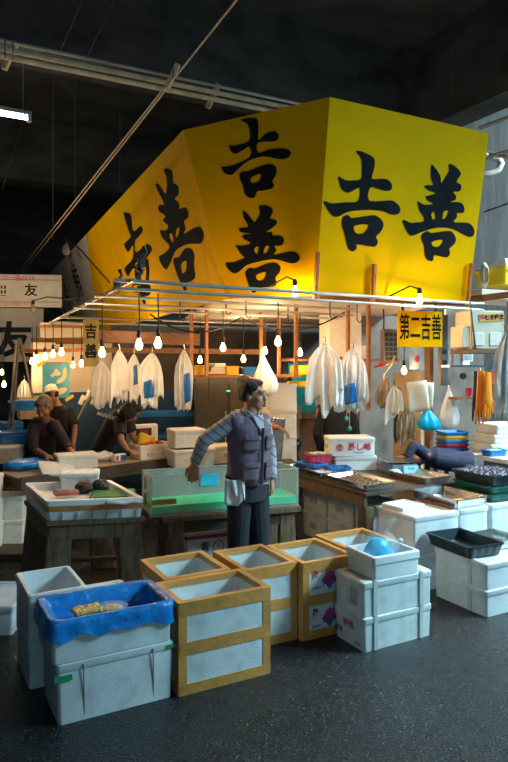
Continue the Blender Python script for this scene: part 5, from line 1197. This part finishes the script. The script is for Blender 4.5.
# capped worker behind
f = V((-2.2, 8.35, 0)); q = rel(f)
J = dict(hip=q(62, 450, 8.4), neck=q(58, 405, 8.3), head=q(51, 395, 8.25), face=(-.55, .75, -.3), lat=(-.85, .4, 0), shR=q(71, 412, 8.35), elR=q(75, 430, 8.25), wrR=q(73, 446, 8.1), shL=q(50, 411, 8.5), elL=q(46, 430, 8.6), wrL=q(45, 442, 8.7))
J.update(lims(J['hip'].z, J['hip'].x, J['hip'].y))
person('worker in a white cap and black shirt, back turned, behind the old man', f, J, 'skinB', 'hair', 'bshirt', 'trouser', sleeve='short', cap='capw')
# bent worker
f = V((-1.72, 7.7, 0)); q = rel(f)
def backtext(t, j, M):
    p = j['hip'].lerp(j['neck'], .72); n = V((-.25, -.85, .5)).normalized(); ea = V((.85, -.1, .1)); ea = (ea - n * ea.dot(n)).normalized(); ea = Mx.Rotation(R(-24), 3, n) @ ea; eb = n.cross(ea)
    text('MARUKICHI', .062, K['foam_in'], t, name='lettering', bold=.02, m=Mx.Translation(p + n * .175) @ Mx((ea, eb, n)).transposed().to_4x4())
J = dict(hip=q(101, 450, 7.75), neck=q(121, 412, 7.5), head=q(131, 411, 7.35), face=(.55, .25, -.75), up=(.7, .2, .6), lat=(-.35, .9, 0), shR=q(120, 423, 7.4), elR=q(121, 440, 7.25), wrR=q(128, 450, 7.2), hdR=(.8, 0, -.2),
         shL=q(128, 418, 7.65), elL=q(133, 437, 7.6), wrL=q(140, 446, 7.5), hdL=(.8, 0, -.2))
J.update(lims(J['hip'].z, J['hip'].x, J['hip'].y, V((.5, .85, 0)), .09))
def longhair(t, j, M):
    b = MB(); hc = j['head']
    for c, r in (((0, .05, -.02), (.08, .07, .1)), ((0, .0, .085), (.078, .085, .045)), ((.06, 0, -.02), (.03, .07, .09)), ((-.06, 0, -.02), (.03, .07, .09))): b.ell(hc + M @ V(c), r, M)
    fuse(b, 'long_hair', K['hair'], t, .008); backtext(t, j, M)
person('dark-haired worker in a black shirt with white back lettering, bending over the counter', f, J, 'skinB', 'hair', 'bshirt', 'jeans', sleeve='short', extra=longhair, sw=.95)
# worker behind the man
f = V((-.1, 7.4, 0)); q = rel(f)
J = dict(hip=q(252, 452, 7.45), neck=q(250, 408, 7.35), head=q(246, 387.5, 7.35), face=(.6, -.75, -.2), lat=(.9, .3, 0), shR=q(238, 413, 7.15), elR=q(235, 437, 7.1), wrR=q(240, 455, 6.95), shL=q(266, 414, 7.25), elL=q(271, 427, 7.05), wrL=q(280, 428, 6.9), hdL=(.75, -.2, -.5))
J.update(lims(J['hip'].z, J['hip'].x, J['hip'].y))
person('worker in khaki half hidden behind the man in the vest, hand on a grey panel', f, J, 'skinB', 'hair', 'khaki', 'trouser', sleeve='short')
# black-coated person with hanging beads
f = V((1.0, 8.0, 0)); q = rel(f)
def beads(t, j, M):
    for k, (x, y1, D) in enumerate(((346.5, 417, 7.7), (349.5, 427, 7.68))):
        a = A(x, 404, D) - f; b_ = A(x + .3, y1, D) - f
        s = MB().tube([a, b_], .005, 5).build('cord', K['tan'], t); MB().ell(b_ + V((0, 0, -.02)), (.025, .025, .03)).build('bead', K['teal'], s)
J = dict(hip=q(338, 452, 8.05), neck=q(337, 398, 8.0), head=q(338, 378, 7.95), face=(.1, .95, -.1), lat=(-1, .0, 0), shR=q(354, 408, 8.0), elR=q(356, 434, 8.0), wrR=q(352, 455, 8.1), shL=q(320, 408, 8.0), elL=q(317, 434, 8.0), wrL=q(322, 455, 8.15))
J.update(lims(J['hip'].z, J['hip'].x, J['hip'].y))
person('person in a black coat seen from behind, below the white bags, with teal beads hanging', f, J, 'skinB', 'hair', 'bshirt', 'trouser', sw=1.05, extra=beads)
# far seated worker and khaki one
f = V((.66, 9.45, 0)); q = rel(f)
J = dict(hip=q(305, 440, 9.5), neck=q(305, 408, 9.4), head=q(304, 398, 9.35), face=(.1, -.85, -.5), lat=(1, 0, 0), shR=q(297, 412, 9.4), elR=q(295, 424, 9.3), wrR=q(301, 420, 9.1), shL=q(313, 412, 9.4), elL=q(315, 424, 9.3), wrL=q(309, 420, 9.1))
J.update(lims(J['hip'].z, J['hip'].x, J['hip'].y))
person('black-haired worker looking down behind the brown counter, before a bright blue sheet', f, J, 'skinB', 'hair', 'bshirt', 'trouser')
f = V((.47, 8.5, 0)); q = rel(f)
J = dict(hip=q(290, 440, 8.5), neck=q(288, 402, 8.5), head=q(285, 385, 8.5), face=(-.3, .9, -.2), lat=(-.9, -.3, 0), shR=q(297, 407, 8.5), elR=q(297, 424, 8.45), wrR=q(291, 436, 8.4), shL=q(280, 407, 8.6), elL=q(278, 424, 8.6), wrL=q(280, 436, 8.6))
J.update(lims(J['hip'].z, J['hip'].x, J['hip'].y))
person('worker in khaki mostly hidden behind the tall white box stack', f, J, 'skinB', 'hair', 'khaki', 'trouser', sleeve='short', sw=.8)
# bent navy person
f = V((2.38, 7.35, 0)); q = rel(f)
J = dict(hip=q(466, 463, 7.3), neck=q(424, 456, 7.35), head=q(408, 466, 7.4), face=(-.4, .1, -.9), up=(-.9, .2, .3), lat=(.1, 1, .1), shR=q(428, 455, 7.15), elR=q(413, 446, 7.0), wrR=q(406, 458, 6.95), hdR=(-.7, .5, .1), shL=q(428, 455, 7.55), elL=q(416, 462, 7.6), wrL=q(412, 478, 7.5))
J.update(lims(J['hip'].z, J['hip'].x + .05, J['hip'].y, V((.2, 1, 0)), .1))
person('person in a navy jacket and jeans bent low over, behind the steel trays at right', f, J, 'skinB', 'hair', 'navy', 'jeans')

# ---------------------------------------------------------------- light
w = bpy.data.worlds.new('world'); S.world = w; w.use_nodes = True
bg = w.node_tree.nodes['Background']; bg.inputs[0].default_value = (.42, .72, .9, 1); bg.inputs[1].default_value = .12
def area(name, loc, tgt, sx, sy, e, col, spread=180):
    L = bpy.data.lights.new(name, 'AREA'); L.shape = 'RECTANGLE'; L.size = sx; L.size_y = sy; L.spread = R(spread); L.energy = e; L.color = col
    o = bpy.data.objects.new(name, L); C.objects.link(o); o.location = loc; d = V(tgt) - V(loc); o.rotation_euler = d.to_track_quat('-Z', 'Y').to_euler()
area('daylight_right', (6.4, 3.6, 4.6), (2.4, 4.5, .2), 1.6, 1.6, 165, (.46, .85, 1), 95)
area('daylight_front', (1.5, -4.5, 4.2), (0, 4.5, 1.0), 6, 3, 44, (.5, .83, 1))
area('daylight_wall', (8.4, 6.0, 7.6), (9.9, 8.5, 3.5), 3, 3, 3600, (.75, .93, 1))
for (x, y, z, e) in ((.2, 7.2, 2.3, 9), (-1.6, 8.3, 2.25, 9), (2.2, 7.6, 2.3, 12), (-3.2, 9.2, 2.6, 12), (-4.2, 10.0, 2.7, 16), (-4.6, 9.4, 3.4, 26), (-.2, 9.0, 2.3, 8), (1.2, 5.2, 2.2, 5)):  # unseen fill points added to brighten the stall interior and far sign end
    L = bpy.data.lights.new('stall_fill', 'POINT'); L.energy = e; L.color = (1, .66, .36); L.shadow_soft_size = .12
    o = bpy.data.objects.new('stall_fill', L); C.objects.link(o); o.location = (x, y, z)
S.view_settings.view_transform = 'Standard'
S.view_settings.exposure = .22
